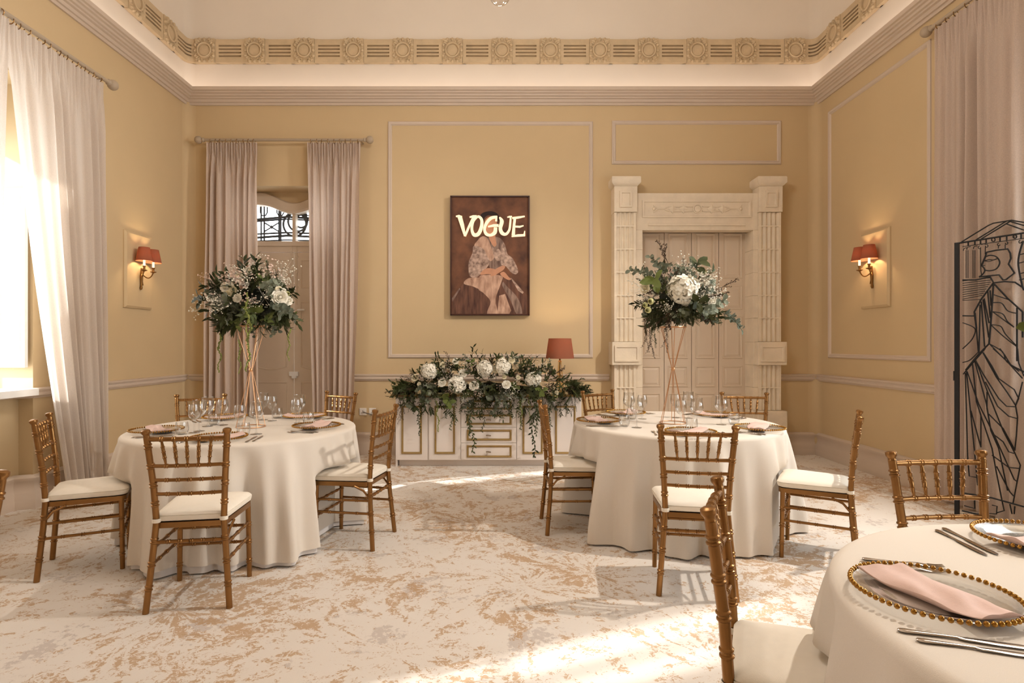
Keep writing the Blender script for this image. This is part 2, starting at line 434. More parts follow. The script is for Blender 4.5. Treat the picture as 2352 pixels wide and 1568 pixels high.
groove_panel([(WR, myl[0]+0.125)] + arc(WR-RC, YB-RC, RC, 0, PI/2, 10) + [(mx[-1]+0.125, YB)])

# baseboards and chair rail
basep = [(-0.01, 0), (0.042, 0), (0.042, 0.07), (0.037, 0.076), (0.037, 0.128), (0.030, 0.136), (0.022, 0.165), (0.021, 0.195), (0.028, 0.222), (0.033, 0.232), (0.033, 0.252), (0.022, 0.264), (0.012, 0.274), (-0.01, 0.276)]
dadop = [(-0.01, 0.905), (0.012, 0.905), (0.018, 0.918), (0.030, 0.926), (0.032, 0.942), (0.026, 0.950), (0.030, 0.962), (0.040, 0.972), (0.040, 0.984), (0.014, 0.990), (-0.01, 0.990)]
def wpath(xin, s, wins, rev):
    p = [(xin, YF)]
    for a, b in sorted(wins): p += [(xin, a), (xin+s*0.12, a+0.06), (xin+s*0.12, b-0.06), (xin, b)]
    p.append((xin, YB))
    return p if not rev else p[::-1]
rightp = wpath(WR, 1, WIN_R, False) + [(3.40, YB)]
leftp = [(RXL, YB)] + wpath(WL, -1, WIN_L, True)
midp = [(1.32, YB), (RXR, YB)]
for nm, pp in (('right', rightp), ('back', midp), ('left', leftp)):
    struct(moulding(pp, basep).build('baseboard_' + nm, TRIM, smooth=True))
for k, pp in enumerate((rightp, midp, leftp)):
    struct(moulding(pp, dadop).build('trim_%d' % (k+1), TRIM, smooth=True), 'chair rail moulding')
# picture-frame mouldings
pm = [(-0.004, -0.022), (-0.004, 0.022)]
def frame_moulding(n, a0, a1, z0, z1, tf, label):
    """rectangular raised frame; tf maps (along, height, out) to world"""
    prof = [(-0.026, 0.0), (-0.024, 0.012), (-0.012, 0.020), (0.0, 0.013), (0.010, 0.016), (0.020, 0.008), (0.024, 0.0)]
    mb = MB(); cor = [(a0, z0), (a1, z0), (a1, z1), (a0, z1)]; sg = [(1, 1), (-1, 1), (-1, -1), (1, -1)]
    rows = []
    for (a, z), (sa, sz) in zip(cor, sg): rows.append([tf(a + sa*o, z + sz*o, d) for o, d in prof])
    rows.append(rows[0]); mb.rows(rows, False)
    return struct(mb.build('trim_%d' % n, TRIM, smooth=True), label)
backtf = lambda a, z, d: (a, YB-d, z)
frame_moulding(4, PX(896, YB), PX(1357, YB), PZ(817, YB), PZ(284, YB), backtf, 'large rectangular wall moulding behind the framed portrait')
frame_moulding(5, PX(1410, YB), PX(1789, YB), PZ(373, YB), PZ(282, YB), backtf, 'small wide wall moulding above the stone doorway')
frame_moulding(6, 5.16, 6.72, 1.22, 4.08, lambda a, z, d: (WR-d, a, z), 'tall wall moulding around the right wall lamp')

# ---------------------------------------------------------------- side windows
def shutter_mesh(w_, h_, panels):
    mb = MB(); mb.box(0, w_, -0.016, 0.016, 0, h_)
    for z0, z1 in panels:
        for ox, d in ((0.0, 0.0),):
            x0, x1 = 0.035, w_-0.035
            prof = [(0.0, 0.017), (0.004, 0.024), (0.014, 0.022), (0.018, 0.016), (0.045, 0.024)]
            rows = []
            for cx_, cz_, sx, sz in ((x0, z0, 1, 1), (x1, z0, -1, 1), (x1, z1, -1, -1), (x0, z1, 1, -1)):
                rows.append([(cx_+sx*o, -dd, cz_+sz*o) for o, dd in prof])
            rows.append(rows[0]); mb.rows(rows, False)
            i = 0.045; mb.quad((x0+i, -0.024, z0+i), (x1-i, -0.024, z0+i), (x1-i, -0.024, z1-i), (x0+i, -0.024, z1-i))
    return mb
def side_window(n, xin, s, y0, y1, label):
    w_ = empty('window_%d' % n, (xin + s*0.45, (y0+y1)/2, WZ0)); struct(w_, label)
    hw, hh = (y1-y0)/2, WZ1-WZ0
    f = MB()
    for a, b, c, d in ((-hw, -hw+0.07, 0, hh), (hw-0.07, hw, 0, hh), (-0.045, 0.045, 0, hh)): f.box(-0.03, 0.03, a, b, c, d)
    for c, d in ((0, 0.08), (hh-0.47, hh)): f.box(-0.031, 0.031, -hw, hw, c, d)
    f.build('window_frame', WHITEP, w_)
    for k in (0, 1):
        a, b = ((-hw+0.07, -0.045), (0.045, hw-0.07))[k]
        for c, d in ((0.08, hh-0.47),):
            MB().box(-0.003, 0.003, a, b, c, d).build('pane', PANE, w_)
    MB().box(min(-s*0.50, 0), max(-s*0.50, 0), -hw+0.001, hw-0.001, -0.02, 0.035).build('window_sill', WHITEP, w_)
    # panelled shutters folded back on both reveals
    pan = [(PZ(812, 4.62)-1.16, PZ(717, 4.62)-1.16), (PZ(692, 4.62)-1.16, PZ(579, 4.62)-1.16), (PZ(553, 4.62)-1.16, 1.40)]
    for e in (-1, 1):
        sm = shutter_mesh(0.41, 1.46, pan)
        o = sm.build('shutter', WHITEP, w_, loc=(-s*0.44 if s*e > 0 else -s*0.03, e*(hw-0.055), 0.21), rot=(0, 0, 0 if e > 0 else PI))
        if s > 0: o.location.x = (-0.44 if e > 0 else -0.03)
        else: o.location.x = (0.03 if e > 0 else 0.44)
    l = bpy.data.lights.new('portal', 'AREA'); l.shape = 'RECTANGLE'; l.size = y1-y0; l.size_y = hh; l.cycles.is_portal = True
    lo = bpy.data.objects.new('portal', l); COL.objects.link(lo); lo.location = (xin+s*0.52, (y0+y1)/2, (WZ0+WZ1)/2); lo.rotation_euler = (0, s*PI/2, 0)
    return w_
side_window(1, WL, -1, *WIN_L[0], 'tall window with white panelled shutters behind the left curtain')
side_window(2, WL, -1, *WIN_L[1], 'tall window in the left wall near the viewer')
side_window(3, WR, 1, *WIN_R[0], 'tall window with white shutters behind the black screen')
side_window(4, WR, 1, *WIN_R[1], 'tall window in the right wall near the viewer')

# ---------------------------------------------------------------- balcony door with curved transom, in its recess
YD = 7.30
dcx = PX(677, YD)
d1 = struct(empty('door_1', (dcx, YD, 0)), 'greige balcony double door with curved transom between two curtains')
hw = 0.64
ztr = PZ(555, YD)                                      # top of the transom bar
f = MB()
for s in (-1, 1): f.box(s*hw-0.05, s*hw+0.05, -0.04, 0.06, 0, 3.3)
f.box(-hw, hw, -0.045, 0.06, PZ(566, YD), ztr).box(-hw, hw, -0.028, 0.05, PZ(579, YD)-0.004, PZ(566, YD))
f.box(-0.022, 0.022, -0.03, 0.05, ztr, 3.05)
f.build('door_frame', DOORP, d1)
def head(u):                                           # lower edge of the curved head piece, dips in the middle
    t = min(1.0, abs(u)/hw); return 3.03 - 0.0 + 0.22*(0.5-0.5*math.cos(PI*min(1, t*1.5)))
nseg = 28; us = [-hw + 2*hw*k/nseg for k in range(nseg+1)]
lo_ = [PZ(492, YD) + (head(u)-3.03)*0.5 for u in us]
rows = []
for u, z in zip(us, lo_):
    t = PZ(470, YD) + (head(u)-3.03)*0.62
    rows.append([(u, -0.05, z), (u, -0.062, z+0.03), (u, -0.05, z+0.055), (u, -0.045, t), (u, -0.02, t+0.02), (u, 0.06, t+0.02), (u, 0.06, z)])
MB().rows(rows, True, True, True).build('curved_head', DOORP, d1, smooth=True)
tp = [(us[0], 3.32)] + [(u, PZ(470, YD) + (head(u)-3.03)*0.62) for u in us] + [(us[-1], 3.32)]
MB().prism(tp, 0.0, 0.05).build('tympanum', WALL, d1)
for s in (-1, 1):
    MB().box(min(s*0.02, s*hw), max(s*0.02, s*hw), 0.01, 0.016, ztr, PZ(492, YD)+0.12).build('pane', PANE, d1)
ztop = PZ(579, YD)
def leaf_panel(mb, x0, x1, z0, z1, arcd=0.0):
    """sunk panel outline with an optional curved lower edge"""
    pts = [(x0, z1), (x1, z1), (x1, z0)]
    n = 10 if arcd else 1
    bot = [(x1+(x0-x1)*k/n, z0 - arcd*math.sin(PI*k/n)) for k in range(n+1)]
    loop = [(x0, z1), (x1, z1)] + bot
    c = (sum(p[0] for p in loop)/len(loop), sum(p[1] for p in loop)/len(loop))
    rows = []
    for ins, d in ((0.0, 0.022), (0.006, 0.029), (0.014, 0.029), (0.020, 0.0225)):
        rr = []
        for x, z in loop:
            vx, vz = c[0]-x, c[1]-z; l_ = math.hypot(vx, vz); rr.append((x+vx/l_*ins*1.2, -d, z+vz/l_*ins*1.2))
        rows.append(rr)
    mb.rows(rows, True)
for s in (-1, 1):
    lf = MB().box(min(s*0.003, s*(hw-0.05)), max(s*0.003, s*(hw-0.05)), -0.022, 0.02, 0.01, ztop-0.008).build('door_leaf', DOORP, d1)
    x0, x1 = (0.085, hw-0.13) if s > 0 else (-hw+0.13, -0.085)
    for z0, z1, ad in ((PZ(662, YD), PZ(597, YD), 0), (PZ(842, YD), PZ(692, YD), 0.045), (0.25, PZ(876, YD), 0)):
        mb = MB(); leaf_panel(mb, x0, x1, z0, z1, ad); mb.build('panel', DOORP, lf, smooth=True)
    b = MB(); b.tube([(s*0.035, -0.032, PZ(568, YD)+0.02), (s*0.035, -0.032, PZ(700, YD))], 0.006, 6)
    for zz in (575, 590, 625, 660): b.box(s*0.035-0.016, s*0.035+0.016, -0.036, -0.02, PZ(zz, YD)-0.012, PZ(zz, YD)+0.012)
    b.build('long_bolt', DOORP, lf)
lk = MB().box(-0.055, 0.06, -0.05, -0.02, PZ(863, YD), PZ(853, YD)).box(-0.02, 0.04, -0.056, -0.02, PZ(868, YD), PZ(862, YD))
lk.build('lock', WHITEP, d1)
MB().tube([(0.05, -0.04, PZ(712, YD)), (0.09, -0.055, PZ(712, YD)), (0.14, -0.05, PZ(712, YD))], 0.011, 8).build('handle', WHITEP, d1)
l = bpy.data.lights.new('portal', 'AREA'); l.shape = 'RECTANGLE'; l.size = 1.2; l.size_y = 0.5; l.cycles.is_portal = True
lo = bpy.data.objects.new('portal', l); COL.objects.link(lo); lo.location = (dcx, YD+0.15, 2.9); lo.rotation_euler = (-PI/2, 0, 0)
# wrought iron grille outside the transom
YG = 7.365
gr = tag(empty('iron_grille', (PX(677, YG), YG, 0)), 'wrought iron scroll grille outside the door transom', 'grille')
gx = lambda p: PX(p, YG) - PX(677, YG)
gz = lambda p: PZ(p, YG)
g = MB()
for p0, p1, rr in ((504, 498, 0.016), (508, 503, 0.011), (536, 534, 0.012), (545, 541, 0.016), (552, 551, 0.010)):
    g.tube([(-0.68, 0, gz(p0+3)), (gx(660), 0, gz(p1)), (0.70, 0, gz(p0+3))], rr, 6)
g.build('rail', DARKIRON, gr)
for p in (600, 641, 645, 607, 713, 754):
    MB().tube([(gx(p), 0, gz(560)), (gx(p), 0, gz(470))], 0.011, 6).build('bar', DARKIRON, gr)
for cx_, cz_, r_ in ((677, 515, 26), (684, 508, 22), (692, 508, 14)):
    MB().tube([(gx(cx_)+r_*YG/F*math.cos(2*PI*k/28), 0, gz(cz_)+r_*YG/F*1.05*math.sin(2*PI*k/28)) for k in range(28)], 0.014, 6, closed=True).build('scroll', DARKIRON, gr)
for a, b in (((607, 511), (641, 532)), ((607, 532), (641, 511)), ((713, 511), (747, 532)), ((713, 532), (747, 511))):
    MB().tube([(gx(a[0]), 0, gz(a[1])), (gx(b[0]), 0, gz(b[1]))], 0.009, 5).build('brace', DARKIRON, gr)
for p in (624, 730): MB().ball((gx(p), 0, gz(521.5)), 0.022, 10, 7).build('boss', DARKIRON, gr, True)
for p in (606, 644, 710): # small drops at the top
    MB().tube([(gx(p-8), 0, gz(470)), (gx(p-8), 0, gz(488)), (gx(p-4), 0, gz(495)), (gx(p+4), 0, gz(495)), (gx(p+8), 0, gz(488)), (gx(p+8), 0, gz(470))], 0.009, 5).build('scroll', DARKIRON, gr)

# ---------------------------------------------------------------- stone doorcase
YS = 6.82
sx_ = lambda p: PX(p, YS)
sz_ = lambda p: PZ(p, YS)
dc = struct(empty('trim_9', (0, 0, 0)), 'carved limestone doorcase with fluted pilasters')
def fluted(x0, x1, z0, z1, nf=4, y=YS, name='fluted_stone'):
    n = nf*10; pts = []
    m_ = 0.022
    for k in range(n+1):
        t = k/n; u = (t*nf) % 1.0
        d = 0.022*max(0.0, math.sin(PI*min(1, max(0, (u-0.12)/0.76)))) if 0 < t < 1 else 0
        pts.append((x0+m_+(x1-x0-2*m_)*t, y+d))
    poly = [(x0, YB), (x0, y)] + pts + [(x1, y), (x1, YB)]
    mb = MB(); mb.rows([[(x, yy, z0) for x, yy in poly], [(x, yy, z1) for x, yy in poly]], False)
    i = len(mb.v); 
    mb.f.append(tuple(range(len(poly)))); mb.f.append(tuple(range(len(poly), 2*len(poly))))
    return mb.build(name, DSTONE, dc, smooth=True)
def block(x0, x1, y0, z0, z1, name, bw=0.006):
    return bevel(MB().box(x0, x1, y0, YB, z0, z1).build(name, DSTONE, dc), bw)
def sunk(x0, x1, z0, z1, y, name, m=DSTONE):
    """raised frame with a sunk field"""
    mb = MB(); prof = [(0, 0.0), (0, 0.016), (0.022, 0.016), (0.026, 0.004), (0.03, 0.004)]
    rows = []
    for a, z, sa, sz in ((x0, z0, 1, 1), (x1, z0, -1, 1), (x1, z1, -1, -1), (x0, z1, 1, -1)): rows.append([(a+sa*o, y-d, z+sz*o) for o, d in prof])
    rows.append(rows[0]); mb.rows(rows, False)
    mb.quad((x0+0.03, y-0.004, z0+0.03), (x1-0.03, y-0.004, z0+0.03), (x1-0.03, y-0.004, z1-0.03), (x0+0.03, y-0.004, z1-0.03))
    return mb.build(name, m, dc)
joints = [487, 519, 572, 625, 678, 730, 785]
low = [838, 890, 943]
for xa, xb, side in ((sx_(1411), sx_(1461), -1), (sx_(1744), sx_(1794), 1)):
    for js in (joints, low):
        for a, b in zip(js, js[1:]):
            fluted(xa, xb, sz_(b)+0.004, sz_(a)-0.004)
    mo = MB()
    for a in joints[1:-1] + low[1:-1]: mo.box(xa+0.001, xb-0.001, YS-0.0012, YB, sz_(a)-0.0055, sz_(a)+0.0055)
    mo.build('mortar_joint', MORTAR, dc)
    block(xa-0.035, xb+0.05, YS-0.045, sz_(838), sz_(785), 'band_stone'); sunk(xa-0.005, xb+0.02, sz_(830), sz_(793), YS-0.045, 'sunk_panel')
    block(xa-0.035, xb+0.06, YS-0.04, 0, sz_(943), 'base_stone', 0.012)
    block(xa-0.004, xb+0.012, YS-0.02, sz_(487), sz_(428), 'capital_stone')
    sunk((xa+xb)/2-0.07, (xa+xb)/2+0.075, sz_(477), sz_(440), YS-0.02, 'sunk_panel')
    cp = [(-0.004, sz_(428)), (0.012, sz_(426)), (0.035, sz_(421)), (0.035, sz_(409)), (0.028, sz_(407)), (-0.004, sz_(407))]
    x0, x1 = xa-0.004, xb+0.012
    mb = MB(); rows = []
    for (x, y, ox, oy) in ((x0, YB, -1, 0), (x0, YS-0.02, -1, -1), (x1, YS-0.02, 1, -1), (x1, YB, 1, 0)): rows.append([(x+ox*o, y+oy*o, z) for o, z in cp])
    mb.rows(rows, True); n0 = len(mb.v); mb.quad((x0-0.028, YS-0.048, sz_(407)), (x1+0.028, YS-0.048, sz_(407)), (x1+0.028, YB, sz_(407)), (x0-0.028, YB, sz_(407)))
    mb.build('capital_slab', DSTONE, dc, smooth=True)
# jamb strips beside the opening, in courses
for a, b in zip([527, 572, 625, 678, 730, 785, 838, 890, 943, 1042], [572, 625, 678, 730, 785, 838, 890, 943, 1042, 1045]):
    if b == 1045: break
    for x0, x1 in ((sx_(1461), DXL+0.012), (DXR-0.012, sx_(1744))):
        bevel(MB().box(x0, x1, YS+0.03, YB+0.12, sz_(b)+0.001 if b != 1042 else 0, sz_(a)-0.001).build('jamb_stone', DSTONE, dc), 0.003)
block(sx_(1461), sx_(1744), YS+0.04, sz_(527), sz_(441), 'lintel_stone')
sunk(sx_(1477), sx_(1728), sz_(498), sz_(458), YS+0.04, 'carved_panel')
bevel(MB().box(sx_(1490), sx_(1715), YS+0.024, YB, sz_(517), sz_(511)).build('lintel_step', DSTONE, dc), 0.004)
# carved ornament in the lintel panel
oy = YS+0.036; ocx, ocz = sx_(1604), sz_(478)
orn = MB()
for dz in (0.028, -0.028): orn.tube([(ocx-0.40, oy, ocz), (ocx-0.37, oy-0.004, ocz+dz*0.6), (ocx-0.34, oy-0.006, ocz+dz), (ocx-0.06, oy-0.006, ocz+dz)], 0.008, 6); orn.tube([(ocx+0.40, oy, ocz), (ocx+0.37, oy-0.004, ocz+dz*0.6), (ocx+0.34, oy-0.006, ocz+dz), (ocx+0.06, oy-0.006, ocz+dz)], 0.008, 6)
for s in (-1, 1):
    orn.tube([(ocx+s*0.40, oy-0.003, ocz), (ocx+s*0.49, oy-0.003, ocz)], 0.009, 6)
    for dz in (-1, 1): orn.tube([(ocx+s*0.49, oy-0.003, ocz), (ocx+s*0.53, oy-0.006, ocz+dz*0.045)], [0.012, 0.006], 6)
    orn.ball((ocx+s*0.52, oy-0.003, ocz), 0.022, 8, 6)
orn.build('carved_spray', DSTONE, dc, smooth=True)
for s in (-0.30, -0.17, 0.17, 0.30):
    mb = MB(); h_ = 0.055
    base = [(ocx+s-h_*0.9, ocz), (ocx+s, ocz-h_), (ocx+s+h_*0.9, ocz), (ocx+s, ocz+h_)]
    mb.rows([[(x, oy+0.004, z) for x, z in base], [(x, oy-0.008, z) for x, z in base]], True); i = len(mb.v); mb.v.append((ocx+s, oy-0.024, ocz)); mb.f += [(i-4+k, i-4+(k+1) % 4, i) for k in range(4)]
    mb.build('carved_diamond', DSTONE, dc)
MB().lathe([(0.0001, 0.02), (0.036, 0.014), (0.042, 0.006), (0.046, 0.018), (0.056, 0.014), (0.058, 0.0)], 24).build('carved_boss', DSTONE, dc, True, loc=(ocx, oy+0.004, ocz), rot=(PI/2, 0, 0))
# folding door, four leaves
fd = struct(empty('door_2', ((DXL+DXR)/2, 7.10, 0)), 'greige folding door of four panelled leaves in the stone doorway')
lw = (DXR-DXL)/4
rowsz = [(0.10, 0.55), (PZ(1000, 7.1)+0.05, PZ(905, 7.1)), (PZ(885, 7.1), PZ(843, 7.1)), (PZ(820, 7.1), PZ(728, 7.1)), (PZ(708, 7.1), PZ(658, 7.1)), (PZ(637, 7.1), PZ(540, 7.1))]
rowsz = [(0.12, PZ(905, 7.1))] + rowsz[2:]
for k in range(4):
    x0 = -2*lw + k*lw
    lf = bevel(MB().box(x0+0.003, x0+lw-0.003, -0.02, 0.02, 0.008, DZ-0.02).build('door_leaf', DOORP, fd), 0.003)
    for z0, z1 in rowsz:
        a, b = x0+0.062, x0+lw-0.062; mb = MB()
        prof = [(-0.016, 0.0205), (-0.012, 0.030), (-0.003, 0.030), (0.004, 0.0205), (0.012, 0.0205), (0.034, 0.029)]
        rows = []
        for cx_, cz_, sx, sz in ((a, z0, 1, 1), (b, z0, -1, 1), (b, z1, -1, -1), (a, z1, 1, -1)): rows.append([(cx_+sx*o, -dd, cz_+sz*o) for o, dd in prof])
        rows.append(rows[0]); mb.rows(rows, False)
        i = 0.034; mb.quad((a+i, -0.029, z0+i), (b-i, -0.029, z0+i), (b-i, -0.029, z1-i), (a+i, -0.029, z1-i))
        mb.build('panel', DOORP, lf)
MB().box(DXL-0.01, DXR+0.01, 7.13, 7.16, 0, DZ+0.01).build('door_backing', DOORP, fd, loc=(-(DXL+DXR)/2, -7.10, 0))

# ================================================================ CURTAINS
def wig(seed, comps):
    rr = random.Random(seed)
    cs = [(n, a, rr.uniform(0, 2*PI)) for n, a in comps]
    return lambda u: sum(a*math.sin(2*PI*n*u + p) for n, a, p in cs)
def curtain(label, t0, t1, b0, b1, z1, z0, nrm, seed, m, folds=11, amp=0.045, rings=10, rod_r=0.018, group=None):
    root = empty('curtain', ((b0[0]+b1[0])/2, (b0[1]+b1[1])/2, z0)); off = Vector(root.location)
    T0, T1, B0, B1, N_ = Vector(t0), Vector(t1), Vector(b0), Vector(b1), Vector(nrm)
    rr = random.Random(seed)
    warp = wig(seed+1, ((1.3, 0.020), (2.7, 0.014), (4.1, 0.008)))
    mod = wig(seed+2, ((1.7, 0.35), (3.3, 0.25)))
    ph = rr.uniform(0, 6)
    big = wig(seed+3, ((1.1, 0.25), (2.2, 0.2)))
    def fn(u, v):                                      # v = 0 at the top
        z = z1 + (z0-z1)*v; d = v*(z1-z0)
        base = T0.lerp(T1, u).lerp(B0.lerp(B1, u), min(1, v*1.02)**1.25)
        w_ = u + warp(u)*min(1, d/0.3)
        s1 = math.sin(2*PI*folds*w_ + ph)
        fold = math.copysign(abs(s1)**0.75, s1)*(0.75+mod(u)) + big(u)*min(1, d)
        fine = math.sin(2*PI*folds*3.6*u + ph)*0.55 + math.sin(2*PI*folds*2.3*u+1)*0.35
        k = min(1.0, max(0.0, (d-0.10)/0.35))
        a = amp*(fold*k*(0.8+0.25*v) + fine*(1-k)*0.5)
        if d < 0.16: a += 0.006*math.sin(d/0.16*PI*4)
        slip = 0.006*math.sin(d*2.2+u*17)*min(1, d)
        p = base + N_*a + (T1-T0).normalized()*slip
        return (p.x-off.x, p.y-off.y, z-off.z)
    MB().grid(fn, folds*22, 50).build('fabric', m, root, smooth=2)
    mb0 = None
    for k in range(rings):
        u = (k+0.5)/rings + rr.uniform(-0.02, 0.02); p = T0.lerp(T1, u); d = (T1-T0).normalized()
        if mb0 is None:
            mb0 = MB().tube([(0, 0.026*math.cos(2*PI*j/14), 0.026*math.sin(2*PI*j/14)) for j in range(14)], 0.0035, 5, closed=True).mesh('curtain_ring', BRASS, True)
        put('curtain_ring', mb0, root, (p.x-off.x, p.y-off.y, z1-off.z+0.012), (0, 0, math.atan2(d.y, d.x)+rr.uniform(-0.4, 0.4)))
    return tag(root, label, 'curtain', group)
RODM = mat('stone_grey_rod_paint', (178, 160, 138), 0.55, var=0.05, scale=10)
def curtain_rod(label, p0, p1, r_=0.018, ball=0.048, wall=None):
    a, b = Vector(p0), Vector(p1); d = (b-a).normalized()
    root = tag(empty('curtain_rod', a), label, 'curtain rod')
    MB().tube([(0, 0, 0), b-a], r_, 12).build('pole', RODM, root, True)
    for c, s in ((Vector((0, 0, 0)), -1), (b-a, 1)):
        mb = MB().ball(c + d*s*0.075, ball, 16, 10); mb.tube([c, c+d*s*0.012, c+d*s*0.02, c+d*s*0.03, c+d*s*0.05], [r_, r_*1.6, r_*1.6, r_*1.1, r_*1.3], 12)
        mb.build('finial', RODM, root, True)
        q = c - d*s*0.04
        MB().tube([q, q+Vector(wall)], [0.009, 0.012], 8).build('bracket', RODM, root, True)
    return root
ROD = 3.83
curtain_rod('grey curtain pole with ball ends over the left window', (WL+0.24, 5.24, ROD-0.06), (WL+0.24, 2.4, ROD-0.06), wall=(-0.24, 0, 0))
curtain_rod('grey curtain pole with ball ends over the balcony door', (PX(470, 6.87), 6.87, 3.82), (PX(835, 6.87), 6.87, 3.82), 0.017, 0.046, wall=(0, 0.13, 0))
curtain_rod('grey curtain pole with ball end near the right cornice', (WR-0.10, 4.99, 4.13), (WR-0.10, 2.1, 4.13), wall=(0.10, 0, 0))
curtain('sunlit sheer linen curtain at the left window', (WL+0.23, 5.19), (WL+0.23, 4.15), (WL+0.23, 5.23), (WL+0.24, 4.74), ROD-0.095, 0.02, (1, 0), 11, SHEER, 9, 0.042, 11)
curtain('edge of a linen curtain at the far left of the photo', (WL+0.25, 4.17), (WL+0.23, 3.1), (WL+0.23, 4.06), (WL+0.23, 2.9), ROD-0.095, 0.02, (1, 0), 12, SHEER, 9, 0.045, 10)
curtain('taupe linen curtain left of the balcony door', (PX(477, 6.87), 6.86), (PX(592, 6.87), 6.86), (PX(472, 6.87), 6.84), (PX(600, 6.87), 6.84), 3.785, 0.02, (0, -1), 13, CURT, 8, 0.050, 9)
curtain('taupe linen curtain right of the balcony door', (PX(707, 6.87), 6.86), (PX(828, 6.87), 6.86), (PX(722, 6.87), 6.84), (PX(813, 6.87), 6.84), 3.785, 0.02, (0, -1), 14, CURT, 8, 0.050, 9)
curtain('tall taupe linen curtain behind the black screen', (WR-0.09, 4.97), (WR-0.09, 4.12), (WR-0.09, 4.97), (WR-0.09, 4.14), 4.10, 0.02, (-1, 0), 15, CURT, 8, 0.040, 9)
# curtains added unseen at the left window beside the viewer, shaping the carpet's light
curtain_rod('grey pole of the added curtains over the left window beside the viewer', (WL+0.14, 1.75, ROD), (WL+0.14, -0.95, ROD), wall=(-0.14, 0, 0))
curtain('added unseen linen curtain beside the viewer, further along the window', (WL+0.13, 1.65), (WL+0.13, 0.82), (WL+0.13, 1.65), (WL+0.13, 0.95), ROD-0.035, 0.02, (1, 0), 16, CURT, 8, 0.045, 8)
curtain('added unseen linen curtain beside the viewer, nearer the front wall', (WL+0.13, 0.50), (WL+0.13, -0.85), (WL+0.13, 0.45), (WL+0.13, -0.85), ROD-0.035, 0.02, (1, 0), 17, CURT, 11, 0.045, 8)

# ================================================================ WALL LAMPS
def sconce(xw, s, yc, label, plabel):
    """s = direction out of the wall (+1 for the left wall)"""
    pl = MB(); y0, y1, z0, z1 = yc-0.225, yc+0.225, 1.73, 2.525
    prof = [(0.0, 0.0), (0.0, 0.014), (0.022, 0.030)]
    rows = []
    for a, z, sa, sz in ((y0, z0, 1, 1), (y1, z0, -1, 1), (y1, z1, -1, -1), (y0, z1, 1, -1)): rows.append([(xw+s*d, a+sa*o, z+sz*o) for o, d in prof])
    rows.append(rows[0]); pl.rows(rows, False)
    pl.quad((xw+s*0.030, y0+0.022, z0+0.022), (xw+s*0.030, y1-0.022, z0+0.022), (xw+s*0.030, y1-0.022, z1-0.022), (xw+s*0.030, y0+0.022, z1-0.022))
    struct(pl.build('trim_%d' % (10 if s > 0 else 11), WALL), plabel)
    root = tag(empty('wall_lamp', (xw+s*0.031, yc, 1.93)), label, 'wall lamp')
    bk = MB(); bk.tube([(s*0.012, 0.0, 0.0), (s*0.014, 0.0, 0.02), (s*0.016, 0, 0.05), (s*0.018, 0, 0.10), (s*0.02, 0, 0.16), (s*0.02, 0, 0.23)], [0.008, 0.014, 0.009, 0.013, 0.016, 0.011], 10)
    bk.tube([(s*0.012, 0.022, 0.05), (s*0.016, 0.010, 0.09), (s*0.016, 0, 0.13)], [0.012, 0.008, 0.008], 8)
    bk.build('back_rod', BRASS, root, True)
    for e in (-1, 1):
        ym, xm = e*0.078, s*0.095
        a = MB(); pts = []
        for k in range(9):
            t = k/8; pts.append((s*0.02 + (xm-s*0.02)*t, ym*math.sin(t*PI/2), 0.17 - 0.05*math.sin(PI*t) + 0.02*t))
        a.tube(pts, 0.006, 8)
        a.lathe([(0.006, 0.185), (0.030, 0.196), (0.031, 0.201), (0.012, 0.205), (0.010, 0.225), (0.016, 0.238), (0.017, 0.244), (0.0001, 0.244)], 14, (xm, ym, 0))
        arm = a.build('arm', BRASS, root, True)
        MB().lathe([(0.0001, 0.244), (0.011, 0.244), (0.011, 0.31), (0.0001, 0.312)], 12, (xm, ym, 0)).build('candle_tube', emit('candle_tube_glow' + str(e) + str(s), (255, 232, 196), 1.2), arm, True)
        sh = MB(); t_ = 0.0015
        sh.lathe([(0.079, 0.295), (0.052, 0.437), (0.052-t_, 0.437), (0.079-t_, 0.295), (0.079, 0.295)], 28, (xm, ym, 0))
        sh.build('shade', SHADE, root, True)
        rad_point('wall_lamp_bulb', (xm, ym, 0.36), 2.6, (1.0, 0.74, 0.42), 0.014, root)
    return root
sconce(WL, 1, 6.04, 'twin-arm brass wall lamp with red shades left of the balcony door', 'raised rectangular plaque behind the left wall lamp')
sconce(WR, -1, 5.89, 'twin-arm brass wall lamp with red shades right of the stone doorway', 'raised rectangular plaque behind the right wall lamp')

